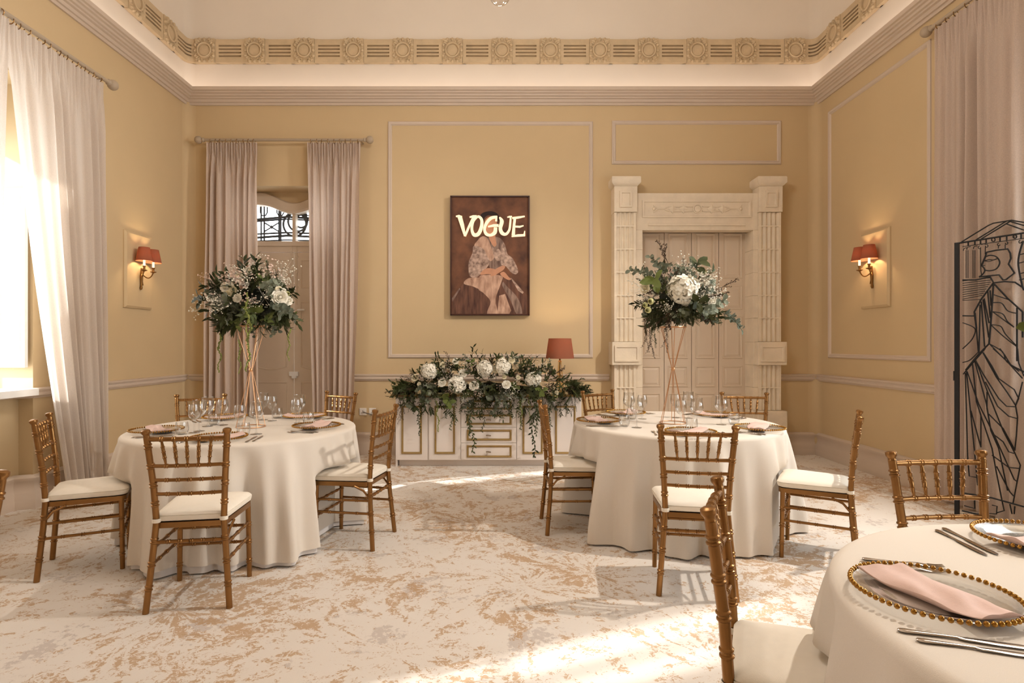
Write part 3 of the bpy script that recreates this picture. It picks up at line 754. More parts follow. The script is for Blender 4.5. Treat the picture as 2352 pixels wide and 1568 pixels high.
# ================================================================ CHANDELIER (only its lowest glass ball is in view)
ch = tag(empty('chandelier', (-0.01, 3.4, 3.44)), 'chandelier with a clear glass ball at the top edge', 'chandelier')
MB().ball((0, 0, 0), 0.066, 24, 16).build('glass_ball', glassmat('crystal_ball', (0.98, 0.96, 0.93), 2.4), ch, True)
mb = MB().tube([(0, 0, 0.066), (0, 0, 0.10), (0, 0, 0.14), (0, 0, 0.30), (0, 0, 0.36), (0, 0, 0.5), (0, 0, 2.6)], [0.012, 0.03, 0.015, 0.02, 0.05, 0.02, 0.01], 14)
mb.lathe([(0.0001, 2.66), (0.12, 2.66), (0.10, 2.58), (0.01, 2.55)], 20); mb.build('stem', BRASS, ch, True)
bulb = emit('chandelier_bulb', (255, 226, 180), 30.0)
for k in range(6):
    a = PI/6 + k*PI/3; ca, sa = math.cos(a), math.sin(a)
    arm = MB().tube([(ca*0.03, sa*0.03, 0.36), (ca*0.15, sa*0.15, 0.28), (ca*0.30, sa*0.30, 0.30), (ca*0.36, sa*0.36, 0.40)], 0.008, 8).lathe([(0.008, 0.40), (0.035, 0.42), (0.02, 0.43), (0.014, 0.50), (0.0001, 0.50)], 12, (ca*0.36, sa*0.36, 0)).build('arm', BRASS, ch, True)
    MB().lathe([(0.004, 0.50), (0.016, 0.53), (0.014, 0.56), (0.003, 0.60)], 10, (ca*0.36, sa*0.36, 0)).build('bulb', bulb, arm, True)
    rad_point('chandelier_lamp', (ca*0.36, sa*0.36, 0.64), CH_W, LAMPW, 0.05, ch)

# added spot lamp under the right cornice, unseen, to cast shadows from the right
sl = tag(empty('added_spotlight', (WR-0.16, 3.55, 4.30)), 'added spot lamp under the right cornice, out of view', 'added_spotlight')
aim = (Vector((-0.4, 3.9, 0.3)) - sl.location).normalized()
MB().tube([aim*-0.06, aim*0.08], [0.05, 0.055], 16, cap=False).tube([(0.06, 0, 0.12), (0, 0, 0)], 0.012, 8).build('housing', BLACKM, sl, True)
l = bpy.data.lights.new('added_spot_beam', 'SPOT'); l.energy = SPOT_W; l.color = (1.0, 0.92, 0.83); l.spot_size = math.radians(105); l.spot_blend = 0.6; l.shadow_soft_size = 0.05
lo = bpy.data.objects.new('added_spot_beam', l); COL.objects.link(lo); lo.parent = sl; lo.location = aim*0.09; lo.rotation_euler = aim.to_track_quat('-Z', 'Y').to_euler()

# ================================================================ FRAMED PORTRAIT (generic sitter) WITH LETTERING
YP = YB - 0.035
pk = 6.965 / F / 5.06                                    # metres per pixel of the enlarged study
pxx = lambda u: PX(1000 + u/5.06, YP)
pzz = lambda v: PZ(430 + v/5.06, YP)
pt = tag(empty('framed_portrait', ((pxx(175)+pxx(1093))/2, YP, pzz(1490))), 'dark framed portrait of a lady in a pale gown lettered VOGUE', 'painting')
po = Vector(pt.location)
def L2(u, v): return (pxx(u)-po.x, pzz(v)-po.z)
def poly_part(name, pts, y0, y1, m, parent=pt):
    n = len(pts); out = []
    for k in range(n):                                  # round the brush outlines, but keep edges on the frame straight
        p0, p1, p2, p3 = (Vector(pts[(k+j-1) % n]) for j in range(4))
        out.append(tuple(p1))
        if n < 6 or (p1.x in (195, 1078) and p2.x in (195, 1078)) or (p1.y >= 1465 and p2.y >= 1465): continue
        for t in (0.25, 0.5, 0.75):
            q = 0.5*((2*p1)+(p2-p0)*t+(2*p0-5*p1+4*p2-p3)*t*t+(3*p1-p0-3*p2+p3)*t**3)
            out.append((min(1078, max(195, q.x)), min(1470, q.y)))
    pts = out
    return MB().prism([L2(*p) for p in pts], y0, y1).build(name, m, parent)
DARKW = mat('dark_walnut_frame', (66, 32, 26), 0.45, var=0.25, scale=30)
CANV = mat('umber_painted_canvas', (128, 84, 58), 0.7, rgb2=(66, 40, 30), scale=4.5, bump=0.1, bscale=200)
GOWN = mat('pale_gown_paint', (214, 176, 152), 0.7, rgb2=(150, 112, 92), scale=9, stretch=(2.2, 1, 0.8), bump=0.1, bscale=120)
GOWN2 = mat('shadowed_gown_paint', (120, 82, 64), 0.7, rgb2=(70, 42, 34), scale=10, stretch=(2.5, 1, 0.5), bump=0.1, bscale=120)
LACE = mat('lace_paint', (204, 174, 156), 0.7, rgb2=(110, 86, 76), scale=26, bump=0.1, bscale=120)
SKIN = mat('flesh_paint', (206, 150, 118), 0.7, var=0.2, scale=12)
HAIR = mat('dark_hair_paint', (40, 24, 22), 0.7, var=0.3, scale=30)
GREYG = mat('grey_silk_paint', (160, 134, 120), 0.7, rgb2=(96, 72, 62), scale=12, stretch=(2.5, 1, 0.6))
u0, u1, v0, v1 = 175, 1095, 104, 1488
a0, b0 = L2(u0, v1); a1, b1 = L2(u1, v0)
fm = MB()
for x0, x1, z0, z1 in ((a0, a0+0.013, b0, b1), (a1-0.013, a1, b0, b1), (a0, a1, b0, b0+0.013), (a0, a1, b1-0.013, b1)): fm.box(x0, x1, -0.03, 0.034, z0, z1)
fm.build('frame', DARKW, pt)
MB().box(a0+0.012, a1-0.012, -0.008, 0.03, b0+0.012, b1-0.012).build('canvas', CANV, pt)
y_ = -0.0085
poly_part('painted_skirt', [(195, 1300), (300, 1150), (400, 1040), (560, 1000), (760, 1010), (880, 1060), (1000, 1180), (1078, 1290), (1078, 1470), (195, 1470)], y_-0.0006, y_, GOWN2)
poly_part('painted_skirt_front', [(510, 1050), (560, 1020), (770, 1030), (760, 1120), (700, 1300), (720, 1470), (600, 1470), (640, 1330), (560, 1230), (500, 1180)], y_-0.0012, y_, GOWN)
poly_part('painted_skirt_light', [(330, 1120), (380, 1060), (500, 1050), (560, 1100), (520, 1180), (430, 1150)], y_-0.0017, y_, GOWN)
poly_part('painted_skirt_fold', [(790, 1100), (830, 1150), (960, 1290), (1010, 1470), (940, 1470), (880, 1330), (780, 1150)], y_-0.0015, y_, GREYG)
poly_part('painted_skirt_fold', [(740, 1260), (810, 1240), (880, 1430), (860, 1470), (720, 1470)], y_-0.0014, y_, GOWN)
poly_part('painted_train', [(195, 1290), (280, 1170), (290, 1180), (200, 1330)], y_-0.0012, y_, GREYG)
poly_part('painted_bodice', [(500, 610), (560, 575), (640, 590), (720, 580), (780, 620), (820, 720), (790, 860), (740, 960), (650, 960), (600, 850), (540, 760)], y_-0.0016, y_, GREYG)
poly_part('painted_shoulder', [(455, 690), (490, 620), (550, 570), (610, 600), (650, 700), (690, 790), (640, 860), (560, 760)], y_-0.0020, y_, GOWN)
poly_part('painted_sleeve', [(450, 680), (560, 720), (600, 800), (630, 850), (610, 920), (540, 990), (470, 1050), (400, 1030), (385, 940), (390, 860), (430, 770)], y_-0.0024, y_, LACE)
poly_part('painted_sleeve', [(780, 640), (820, 710), (840, 780), (900, 830), (960, 960), (940, 1010), (880, 990), (820, 920), (760, 880)], y_-0.0024, y_, LACE)
poly_part('painted_necklace', [(660, 690), (690, 730), (740, 720), (770, 790), (750, 850), (710, 850), (680, 800)], y_-0.0026, y_, LACE)
poly_part('painted_neck', [(640, 540), (690, 540), (700, 600), (710, 670), (680, 690), (640, 630), (620, 570)], y_-0.0022, y_, SKIN)
poly_part('painted_arm', [(560, 960), (620, 940), (700, 960), (660, 1010), (600, 1010), (520, 1015)], y_-0.0028, y_, SKIN)
poly_part('painted_hand', [(640, 1030), (690, 960), (770, 915), (810, 920), (790, 960), (730, 1000), (690, 1025)], y_-0.0032, y_, SKIN)
poly_part('painted_hand', [(755, 1000), (800, 985), (850, 1040), (880, 1070), (840, 1075), (770, 1030)], y_-0.0032, y_, SKIN)
poly_part('painted_fan', [(870, 1050), (890, 1060), (1025, 1220), (1015, 1240), (960, 1200)], y_-0.0028, y_, LACE)
poly_part('painted_face', [(580, 380), (640, 340), (700, 360), (715, 440), (690, 530), (640, 560), (600, 520), (578, 450)], y_-0.0024, y_, SKIN)
poly_part('painted_hair', [(525, 330), (560, 295), (640, 280), (710, 300), (740, 345), (735, 390), (690, 350), (625, 325), (575, 350), (560, 400), (540, 380)], y_-0.0028, y_, HAIR)
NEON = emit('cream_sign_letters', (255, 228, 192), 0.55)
def stroke(name, segs):
    """brush lettering: each segment a ribbon with its own widths"""
    mb = MB()
    for pts, wd in segs:
        n = len(pts); lo__, hi__ = [], []
        for k in range(n):
            a = Vector(pts[max(0, k-1)]); b = Vector(pts[min(n-1, k+1)]); d = (b-a).normalized(); nn = Vector((-d.y, d.x))*wd[k]/2; c = Vector(pts[k])
            lo__.append(L2(*(c-nn))); hi__.append(L2(*(c+nn)))
        rows = [[(p[0], -0.026, p[1]), (q[0], -0.026, q[1]), (q[0], -0.012, q[1]), (p[0], -0.012, p[1])] for p, q in zip(lo__, hi__)]
        mb.rows(rows, True, True, True)
    return mb.build(name, NEON, pt)
def cubic(pts, n=6):
    out = []
    for k in range(len(pts)-1):
        p0, p1, p2, p3 = (Vector(pts[max(0, k-1)]), Vector(pts[k]), Vector(pts[k+1]), Vector(pts[min(len(pts)-1, k+2)]))
        for j in range(n):
            t = j/n; out.append(tuple(0.5*((2*p1)+(p2-p0)*t+(2*p0-5*p1+4*p2-p3)*t*t+(3*p1-p0-3*p2+p3)*t**3)))
    out.append(tuple(pts[-1])); return out
def curve(pts, wd, n=6):
    P = cubic(pts, n); W_ = []
    for k in range(len(wd)-1):
        for j in range(n): W_.append(wd[k]+(wd[k+1]-wd[k])*j/n)
    W_.append(wd[-1]); return P, W_
stroke('letter_v', [([(240, 343), (275, 338), (310, 350)], [16, 26, 20]), ([(283, 342), (312, 440), (345, 572)], [52, 46, 22]), ([(345, 572), (392, 460), (445, 345)], [24, 26, 24]), ([(398, 352), (440, 342), (482, 336)], [16, 26, 14])])
P_, W_ = curve([(487, 345), (440, 400), (425, 490), (450, 555), (500, 545), (535, 470), (540, 390), (515, 350), (487, 345)], [26, 30, 30, 40, 42, 40, 34, 28, 26])
stroke('letter_o', [(P_, W_)])
P_, W_ = curve([(718, 350), (650, 362), (595, 420), (572, 490), (592, 545), (640, 560), (690, 530), (700, 470)], [30, 36, 36, 30, 36, 30, 44, 40])
stroke('letter_g', [(P_, W_), ([(612, 462), (680, 448), (735, 448)], [18, 30, 30]), ([(712, 336), (706, 400)], [16, 24])])
P_, W_ = curve([(745, 352), (772, 400), (755, 480), (775, 535), (820, 548), (858, 500), (870, 420), (876, 345)], [14, 46, 40, 42, 30, 26, 24, 20])
stroke('letter_u', [(P_, W_), ([(835, 352), (860, 347), (890, 342)], [12, 20, 12])])
stroke('letter_e', [([(925, 350), (912, 460), (905, 560)], [30, 30, 40]), ([(893, 362), (960, 356), (1038, 342)], [22, 26, 16]), ([(925, 460), (980, 463), (1024, 450)], [20, 22, 12]), ([(885, 574), (960, 564), (1042, 560)], [16, 28, 26]), ([(1030, 568), (1038, 510)], [26, 10])])

# ================================================================ WALL SOCKETS
for k, (px, lab) in enumerate(((834, 'left white wall socket with a grey cable plugged in'), (856, 'right white wall socket beside the plugged-in one'))):
    x, z = PX(px, YB), PZ(945, YB); so = tag(empty('wall_socket', (x, YB, z)), lab, 'socket', None)
    bevel(MB().box(-0.043, 0.043, -0.012, 0, -0.045, 0.045).build('plate', PLASTIC, so), 0.005)
    h_ = MB()
    for dx, dz in ((0, 0.012), (-0.012, -0.014), (0.012, -0.014)): h_.box(dx-0.003, dx+0.003, -0.0135, -0.01, dz-0.005, dz+0.005)
    h_.build('pin_slots', BLACKM, so)
x, z = PX(834, YB), PZ(945, YB)
tag(MB().tube([(x, YB-0.02, z), (x+0.05, YB-0.05, z-0.012), (x+0.15, YB-0.06, z-0.04), (x+0.28, YB-0.05, z-0.05), (x+0.40, YB-0.05, z-0.18), (x+0.46, YB-0.05, z-0.50), (x+0.47, YB-0.06, 0.012)], 0.006, 6).build('cable', CABLE, None, True), 'grey cable running from the left wall socket', 'cable')

# ================================================================ SIDEBOARD
YQ = 6.28; SBX0, SBX1 = PX(908, YQ), PX(1336, YQ); SBT = 0.775
sb = tag(empty('sideboard', ((SBX0+SBX1)/2, YQ, 0)), 'off-white sideboard with gold trim and central drawers against the back wall', 'sideboard')
sw = (SBX1-SBX0)/2; q = lambda p: PX(p, YQ)-(SBX0+SBX1)/2
MB().box(-sw, sw, 0.02, 0.44, 0.075, SBT).box(-sw, -sw+0.02, 0.02, 0.44, 0, 0.08).box(sw-0.02, sw, 0.02, 0.44, 0, 0.08).build('body', SIDEB, sb)
MB().box(-sw+0.03, sw-0.03, 0.07, 0.40, 0.0, 0.075).build('plinth', SIDEB, sb)
tp_ = bevel(MB().box(-sw-0.05, sw+0.05, -0.03, 0.45, SBT, SBT+0.022).build('top', GOLDT, sb), 0.006)
MB().box(-sw-0.04, sw+0.04, -0.02, 0.44, SBT+0.0225, SBT+0.03).build('glass_sheet', glassmat('green_glass_top', (0.86, 0.92, 0.88), 1.2), sb)
def gold_frame(mb, x0, x1, z0, z1, y):
    prof = [(0.0, 0.0), (0.002, 0.010), (0.010, 0.013), (0.018, 0.006), (0.022, 0.0)]; rows = []
    for a, z, sa, sz in ((x0, z0, 1, 1), (x1, z0, -1, 1), (x1, z1, -1, -1), (x0, z1, 1, -1)): rows.append([(a+sa*o, y-d, z+sz*o) for o, d in prof])
    rows.append(rows[0]); mb.rows(rows, False)
zdb = PZ(1056, YQ)
for a, b in ((909, 982), (985, 1058), (1187, 1260), (1262, 1335)):
    x0, x1 = q(a), q(b)
    dr = bevel(MB().box(x0, x1, 0, 0.02, zdb, SBT-0.012).build('door', SIDEB, sb), 0.002)
    mb = MB(); gold_frame(mb, x0+0.062, x1-0.062, PZ(1042, YQ), SBT-0.10, 0); mb.build('gold_moulding', GOLDT, dr, True)
zs = [zdb] + [PZ(v, YQ) for v in (1017, 981, 946)] + [SBT-0.012]
for k in range(4):
    dw = bevel(MB().box(q(1059), q(1186), 0, 0.02, zs[k]+0.002, zs[k+1]-0.002).build('drawer', SIDEB, sb), 0.002)
    mb = MB(); gold_frame(mb, q(1072), q(1175), zs[k]+0.028, zs[k+1]-0.026, 0); mb.build('gold_moulding', GOLDT, dw, True)
    xm, zm = q(1122), (zs[k]+zs[k+1])/2
    MB().tube([(xm-0.026, -0.022, zm), (xm-0.02, -0.026, zm), (xm+0.02, -0.026, zm-0.003), (xm+0.026, -0.022, zm-0.003)], [0.005, 0.009, 0.009, 0.005], 8).tube([(xm, 0, zm), (xm, -0.02, zm)], 0.005, 6).build('handle', STEEL, dw, True)
ZSB = SBT + 0.03
# table lamp
YL = 6.50
tl = tag(empty('table_lamp', (PX(1286, YL), YL, ZSB)), 'table lamp with red shade and clear glass base on the sideboard', 'lamp')
zb, zt = PZ(823, YL)-ZSB, PZ(777, YL)-ZSB
rb, rt = 32.5*YL/F, 26*YL/F
MB().lathe([(rb, zb), (rt, zt), (rt-0.002, zt), (rb-0.002, zb), (rb, zb)], 36).build('shade', SHADE, tl, True)
hb = zb-0.035
MB().lathe([(0.0001, 0.0), (0.052, 0.0), (0.055, 0.01), (0.050, 0.04), (0.040, hb*0.45), (0.027, hb*0.75), (0.020, hb*0.92), (0.022, hb), (0.0001, hb)], 24).build('glass_base', AMBERG, tl, True)
MB().tube([(0, 0, 0.01), (0, 0, hb), (0, 0, hb+0.03), (0, 0, zb+0.05)], [0.006, 0.006, 0.012, 0.010], 10).lathe([(0.023, hb), (0.012, hb+0.012)], 16).build('stem', BRASS, tl, True)
MB().ball((0, 0, zb+0.10), 0.028, 12, 9).build('bulb', emit('lamp_bulb', (255, 224, 170), 10), tl, True)
rad_point('table_lamp_bulb', (0, 0, zb+0.15), 6.0, (1.0, 0.76, 0.45), 0.03, tl)
# wooden tray at the left end
YW = 6.50
tr_ = tag(empty('wooden_tray', (PX(937, YW), YW, ZSB)), 'low dark wooden tray at the left end of the sideboard', 'tray')
WOODT = mat('dark_wood', (104, 72, 46), 0.5, var=0.25, scale=20, stretch=(1, 6, 1))
MB().box(-0.09, 0.09, -0.09, 0.09, 0, 0.012).build('tray_floor', WOODT, tr_)
for a_ in range(4):
    bevel(MB().box(-0.095, 0.095, -0.095, -0.083, 0, 0.085).build('tray_side', WOODT, tr_, rot=(0, 0, a_*PI/2)), 0.004)
# tealight
YT = 6.42
te = tag(empty('tealight', (PX(1316, YT), YT, ZSB)), 'small glass tealight burning on the right end of the sideboard', 'candle')
MB().lathe([(0.0001, 0.0), (0.030, 0.0), (0.033, 0.01), (0.036, 0.075), (0.034, 0.075), (0.031, 0.012), (0.0001, 0.010)], 20).build('glass_cup', GLASS, te, True)
MB().lathe([(0.0001, 0.012), (0.026, 0.012), (0.026, 0.032), (0.0001, 0.032)], 16).build('wax', emit('glowing_wax', (255, 220, 190), 0.9), te, True)
MB().lathe([(0.0005, 0.033), (0.006, 0.042), (0.004, 0.052), (0.0005, 0.062)], 8).build('flame', emit('candle_flame', (255, 226, 170), 8), te, True)

# ================================================================ CHIAVARI CHAIRS
def bamboo(pts, r0, r1, nodes, n=10, gap=0.0046, h_=0.0025):
    """pole through pts with pairs of raised rings at the given fractions"""
    P = [Vector(p) for p in pts]; seg = [(P[k+1]-P[k]).length for k in range(len(P)-1)]; tot = sum(seg)
    def at(t):
        d = t*tot
        for k, s in enumerate(seg):
            if d <= s or k == len(seg)-1: return P[k].lerp(P[k+1], d/s)
            d -= s
    st = {0.0: 0.0, 1.0: 0.0}
    acc = 0
    for s in seg[:-1]: acc += s; st[acc/tot] = 0.0
    g = gap/tot
    for c in nodes:
        for off, dr in ((-2.1, 0), (-1.6, h_), (-0.9, h_), (-0.45, 0.0), (0.45, 0.0), (0.9, h_), (1.6, h_), (2.1, 0)):
            st[c+off*g] = dr
    ts = sorted(t for t in st if 0 <= t <= 1)
    return [at(t) for t in ts], [r0+(r1-r0)*t+st[t] for t in ts]
def make_chair():
    root = empty('chiavari_chair')
    for s in (-1, 1):
        pts = [(s*0.197, -0.222, 0), (s*0.172, -0.196, 0.30), (s*0.160, -0.188, 0.45), (s*0.168, -0.199, 0.62), (s*0.188, -0.232, 0.885)]
        pp, rr = bamboo(pts, 0.0155, 0.0155, (0.14, 0.27, 0.40, 0.61, 0.72, 0.83, 0.945), 12, 0.0068, 0.0040)
        mb = MB().tube(pp, rr, 12); e = Vector(pts[-1]); d = Vector((s*0.004, -0.012, 0.06)).normalized()
        mb.tube([e, e+d*0.006, e+d*0.012, e+d*0.018, e+d*0.024, e+d*0.032, e+d*0.037], [0.0155, 0.0145, 0.0155, 0.020, 0.0215, 0.0205, 0.012], 12)
        mb.build('back_leg', BRONZE, root, True)
        pts = [(s*0.188, 0.185, 0), (s*0.182, 0.178, 0.425)]
        pp, rr = bamboo(pts, 0.0135, 0.0145, (0.22, 0.48, 0.72), 12, 0.0062, 0.0034)
        MB().tube(pp, rr, 12).build('front_leg', BRONZE, root, True)
    def bx(z):                                          # stile position at height z
        P = [(0.197, -0.222, 0), (0.172, -0.196, 0.30), (0.160, -0.188, 0.45), (0.168, -0.199, 0.62), (0.188, -0.232, 0.885)]
        for a, b in zip(P, P[1:]):
            if a[2] <= z <= b[2]: t = (z-a[2])/(b[2]-a[2]); return a[0]+(b[0]-a[0])*t, a[1]+(b[1]-a[1])*t
        return P[-1][:2]
    sp_top, sp_bot = [-0.116, -0.058, 0, 0.058, 0.116], [-0.101, -0.0505, 0, 0.0505, 0.101]
    for z, nm, r_, nodes in ((0.872, 'top_rail', 0.0115, [(x+0.186)/0.372 for x in sp_top]), (0.735, 'back_rail', 0.0095, [(x+0.178)/0.356 for x in sp_bot]),
                      (0.662, 'back_rail', 0.009, (0.2, 0.36, 0.52, 0.68, 0.84)), (0.590, 'back_rail', 0.009, (0.2, 0.36, 0.52, 0.68, 0.84)), (0.345, 'back_stretcher', 0.0095, (0.2, 0.36, 0.52, 0.68, 0.84))):
        x, y = bx(z); bow = -0.014 if z > 0.5 else 0
        pts = [(-x, y, z), (-x*0.5, y+bow*0.8, z), (0, y+bow, z), (x*0.5, y+bow*0.8, z), (x, y, z)]
        pp, rr = bamboo(pts, r_, r_, nodes); MB().tube(pp, rr, 10).build(nm, BRONZE, root, True)
    yt, yb_ = bx(0.872)[1]-0.012, bx(0.735)[1]-0.012
    for a, b in zip(sp_top, sp_bot):
        P0, P1 = Vector((b, yb_, 0.738)), Vector((a, yt, 0.870)); pr = [(0, 0.0055), (0.08, 0.0055), (0.28, 0.0082), (0.30, 0.011), (0.33, 0.0085), (0.5, 0.0085), (0.52, 0.0112), (0.55, 0.0085), (0.70, 0.0085), (0.72, 0.011), (0.75, 0.008), (0.95, 0.0055), (1, 0.0055)]
        MB().tube([P0.lerp(P1, t) for t, _ in pr], [r_ for _, r_ in pr], 8).build('spindle', BRONZE, root, True)
    # seat frame
    def outline(fw, bw, y0, y1, ins=0.0, n=6, rc=0.05):
        c = [(-bw/2+ins, y0+ins), (bw/2-ins, y0+ins), (fw/2-ins, y1-ins), (-fw/2+ins, y1-ins)]; out = []
        for k in range(4):
            p = Vector(c[k]); a = (Vector(c[k-1])-p).normalized(); b = (Vector(c[(k+1) % 4])-p).normalized(); r_ = rc if k > 1 else rc*0.5
            for j in range(n+1):
                t = j/n; out.append(tuple((1-t)**2*(p+a*r_) + 2*t*(1-t)*p + t*t*(p+b*r_)))
        return out
    o1 = outline(0.405, 0.335, -0.185, 0.205)
    MB().rows([[(x, y, 0.412) for x, y in o1], [(x, y, 0.440) for x, y in o1]], True, True, True).build('seat_frame', BRONZE, root, True)
    cu = MB(); rows = []
    for ins, z in ((0.012, 0.441), (-0.002, 0.448), (-0.006, 0.462), (-0.007, 0.472), (-0.003, 0.4728), (-0.006, 0.476), (0.003, 0.487), (0.03, 0.496), (0.08, 0.502), (0.14, 0.504)):
        rows.append([(x, y, z) for x, y in outline(0.405, 0.335, -0.180, 0.208, ins, 6, 0.06 if ins < 0.05 else 0.03)])
    cu = cu.rows(rows, True, True, True).build('cushion', CUSHION, root, True)
    for s in (-1, 1):
        x, y = bx(0.455)
        MB().rows([[(s*x+(0.0185+d)*math.cos(2*PI*k/14), y+(0.0185+d)*math.sin(2*PI*k/14), z) for k in range(14)] for d, z in ((0, 0.444), (0.002, 0.446), (0.002, 0.462), (0, 0.464))], True).build('tie', CUSHION, cu, True)
    # side and front stretchers
    for s in (-1, 1):
        for zb_, zf in ((0.318, 0.318), (0.235, 0.235)):
            x, y = bx(zb_); pp, rr = bamboo([(s*x, y, zb_), (s*0.185, 0.182, zf)], 0.0085, 0.0085, (0.25, 0.5, 0.75)); MB().tube(pp, rr, 9).build('side_stretcher', BRONZE, root, True)
    for z in (0.300, 0.205):
        pp, rr = bamboo([(-0.185, 0.182, z), (0.185, 0.182, z)], 0.0085, 0.0085, (0.2, 0.4, 0.6, 0.8)); MB().tube(pp, rr, 9).build('front_stretcher', BRONZE, root, True)
    for s in (-1, 1):                                   # little braces under the seat
        MB().tube([(s*0.172, -0.19, 0.335), (s*0.178, -0.15, 0.385), (s*0.182, -0.09, 0.412)], 0.007, 7).build('brace', BRONZE, root, True)
    return root
CHAIRS = [  # x, y, heading, label, table
    (-1.62, 3.093, 0.164, 'gold bamboo-style chair at the front of the left table, its back to the viewer', 'L'),
    (-1.024, 3.942, 1.391, 'gold bamboo-style chair on the right side of the left table, striped shadow on its seat', 'L'),
    (-2.528, 3.498, -1.083, 'gold bamboo-style chair on the left side of the left table, below the sunlit curtain', 'L'),
    (-2.538, 4.68, 3.38, 'gold bamboo-style chair behind the left table, left of its flower stand', 'L'),
    (-1.587, 4.973, 2.567, 'gold bamboo-style chair behind the left table, beside the wall sockets', 'L'),
    (0.537, 4.216, -1.537, 'gold bamboo-style chair on the left side of the right table, in front of the sideboard', 'R'),
    (1.077, 3.231, -0.185, 'gold bamboo-style chair at the front of the right table, its back to the viewer', 'R'),
    (2.03, 3.669, 1.016, 'gold bamboo-style chair on the right side of the right table', 'R'),
    (1.038, 5.165, 3.731, 'gold bamboo-style chair behind the right table, by the left stone pilaster', 'R'),
    (2.135, 4.87, 2.97, 'gold bamboo-style chair behind the right table, by the right stone pilaster', 'R'),
    (0.831, 1.555, -1.99, 'large gold bamboo-style chair cut by the lower edge at the nearest table', 'F'),
    (1.749, 2.034, 3.205, 'gold bamboo-style chair behind the nearest table, by the black screen', 'F'),
]
# a chair of the next table: only its finial shows at the left edge
CHAIRS.append((-1.912, 1.721, PI/2, 'gold chair finial just entering at the left edge', 'N'))
chair0 = make_chair()
for k, (x, y, h_, lab, t) in enumerate(CHAIRS):
    c = chair0 if k == 0 else copy_tree(chair0)
    c.location = (x, y, 0); c.rotation_euler = (0, 0, h_)
    tag(c, lab, 'chair', 'gold chairs around the tables')

# ================================================================ TABLES AND CLOTHS
TZ = 0.75
TABLES = {'L': (-1.85, 4.117), 'R': (1.33, 4.366), 'F': (1.54, 1.14)}
TR = 0.765
def tablecloth(key, seed, label, zlo=0.012, drop2=None):
    cx, cy = TABLES[key]; root = empty('tablecloth', (cx, cy, 0)); rr = random.Random(seed)
    comps = [(n, rr.uniform(0.5, 1.0)*(1.0 if n < 15 else 0.8), rr.uniform(0, 2*PI)) for n in (4, 9, 13, 17, 21, 26, 31)]
    def fold(th):
        s = sum(a*math.sin(n*th+p) for n, a, p in comps)/2.6
        return s if s > 0 else s*0.6
    seats = [(x, y, h_) for x, y, h_, _, t in CHAIRS if t == key]
    def limit(x, y, z, inset=0.0):
        """push the hanging cloth back from a chair seat that reaches under the table"""
        p = Vector((x, y))
        for sx, sy, h_ in seats:
            d = Vector((-math.sin(h_), math.cos(h_))); r_ = Vector((math.cos(h_), math.sin(h_))); v = p - Vector((sx, sy))
            a, b = v.dot(d), v.dot(r_)
            w_ = 0.20 if z > 0.40 else 0.205
            if z < 0.53 and abs(b) < w_+0.10 and a < 0.225+inset:
                k = min(1.0, max(0.0, (w_+0.10-abs(b))/0.10)); kz = min(1.0, max(0.0, (0.53-z)/0.05)); k *= kz
                p = p + d*(0.225+inset-a)*k
        return p.x, p.y
    def surf(R0, zt, zb, flare, amp, ins):
        n, rows = 320, []
        for r_ in (0.0005, 0.2, 0.4, 0.6, 0.7, R0-0.035): rows.append([(r_*math.cos(2*PI*j/n), r_*math.sin(2*PI*j/n), zt) for j in range(n)])
        for k in range(1, 6):
            a = PI/2*k/5; rows.append([((R0-0.035+0.035*math.sin(a))*math.cos(2*PI*j/n), (R0-0.035+0.035*math.sin(a))*math.sin(2*PI*j/n), zt-0.025+0.025*math.cos(a)) for j in range(n)])
        m_ = 22
        for k in range(1, m_+1):
            t = k/m_; z = zt-0.025+(zb-zt+0.025)*t; row = []
            for j in range(n):
                th = 2*PI*j/n; f_ = fold(th)
                r_ = R0 + flare*t + amp*min(1.0, t*1.15)**0.7*f_
                zz = z + (0.010*math.sin(5*th+seed)*t*t if zb > 0.03 else 0)
                x, y = limit(cx+r_*math.cos(th), cy+r_*math.sin(th), z, ins); row.append((x-cx, y-cy, max(zz, 0.008)))
            rows.append(row)
        return MB().rows(rows)
    surf(TR+0.004, TZ, zlo if drop2 is None else zlo, 0.060, 0.125, 0.012).build('outer_cloth', CLOTH, root, smooth=2)
    surf(TR-0.006, TZ-0.006, 0.010, 0.050, 0.117, 0.024).build('under_cloth', UNDER, root, smooth=2)
    tag(root, label, 'tablecloth', 'floor-length ivory tablecloths')
    t = tag(empty('banquet_table', (cx, cy, 0)), {'L': 'round table under the cloth nearest the left window', 'R': 'round table under the cloth in front of the stone doorway', 'F': 'round table under the cloth in the lower right corner'}[key], 'table')
    MB().lathe([(0.0001, TZ-0.045), (TR-0.03, TZ-0.045), (TR-0.02, TZ-0.035), (TR-0.02, TZ-0.02), (TR-0.03, TZ-0.012), (0.0001, TZ-0.012)], 48).build('table_top', mat('plain_plywood', (190, 150, 104), 0.6, var=0.2, scale=8, stretch=(1, 8, 1)), t, True)
    for k in range(4):
        a = PI/4 + k*PI/2 + 0.3; MB().tube([(0.34*math.cos(a), 0.34*math.sin(a), 0), (0.30*math.cos(a), 0.30*math.sin(a), TZ-0.045)], 0.016, 8).build('leg', DARKIRON, t, True)
tablecloth('L', 3, 'ivory floor-length cloth on the left table', 0.045)
tablecloth('R', 8, 'ivory floor-length cloth on the table before the stone doorway', 0.014)
tablecloth('F', 5, 'ivory cloth on the nearest table in the lower right corner', 0.03)

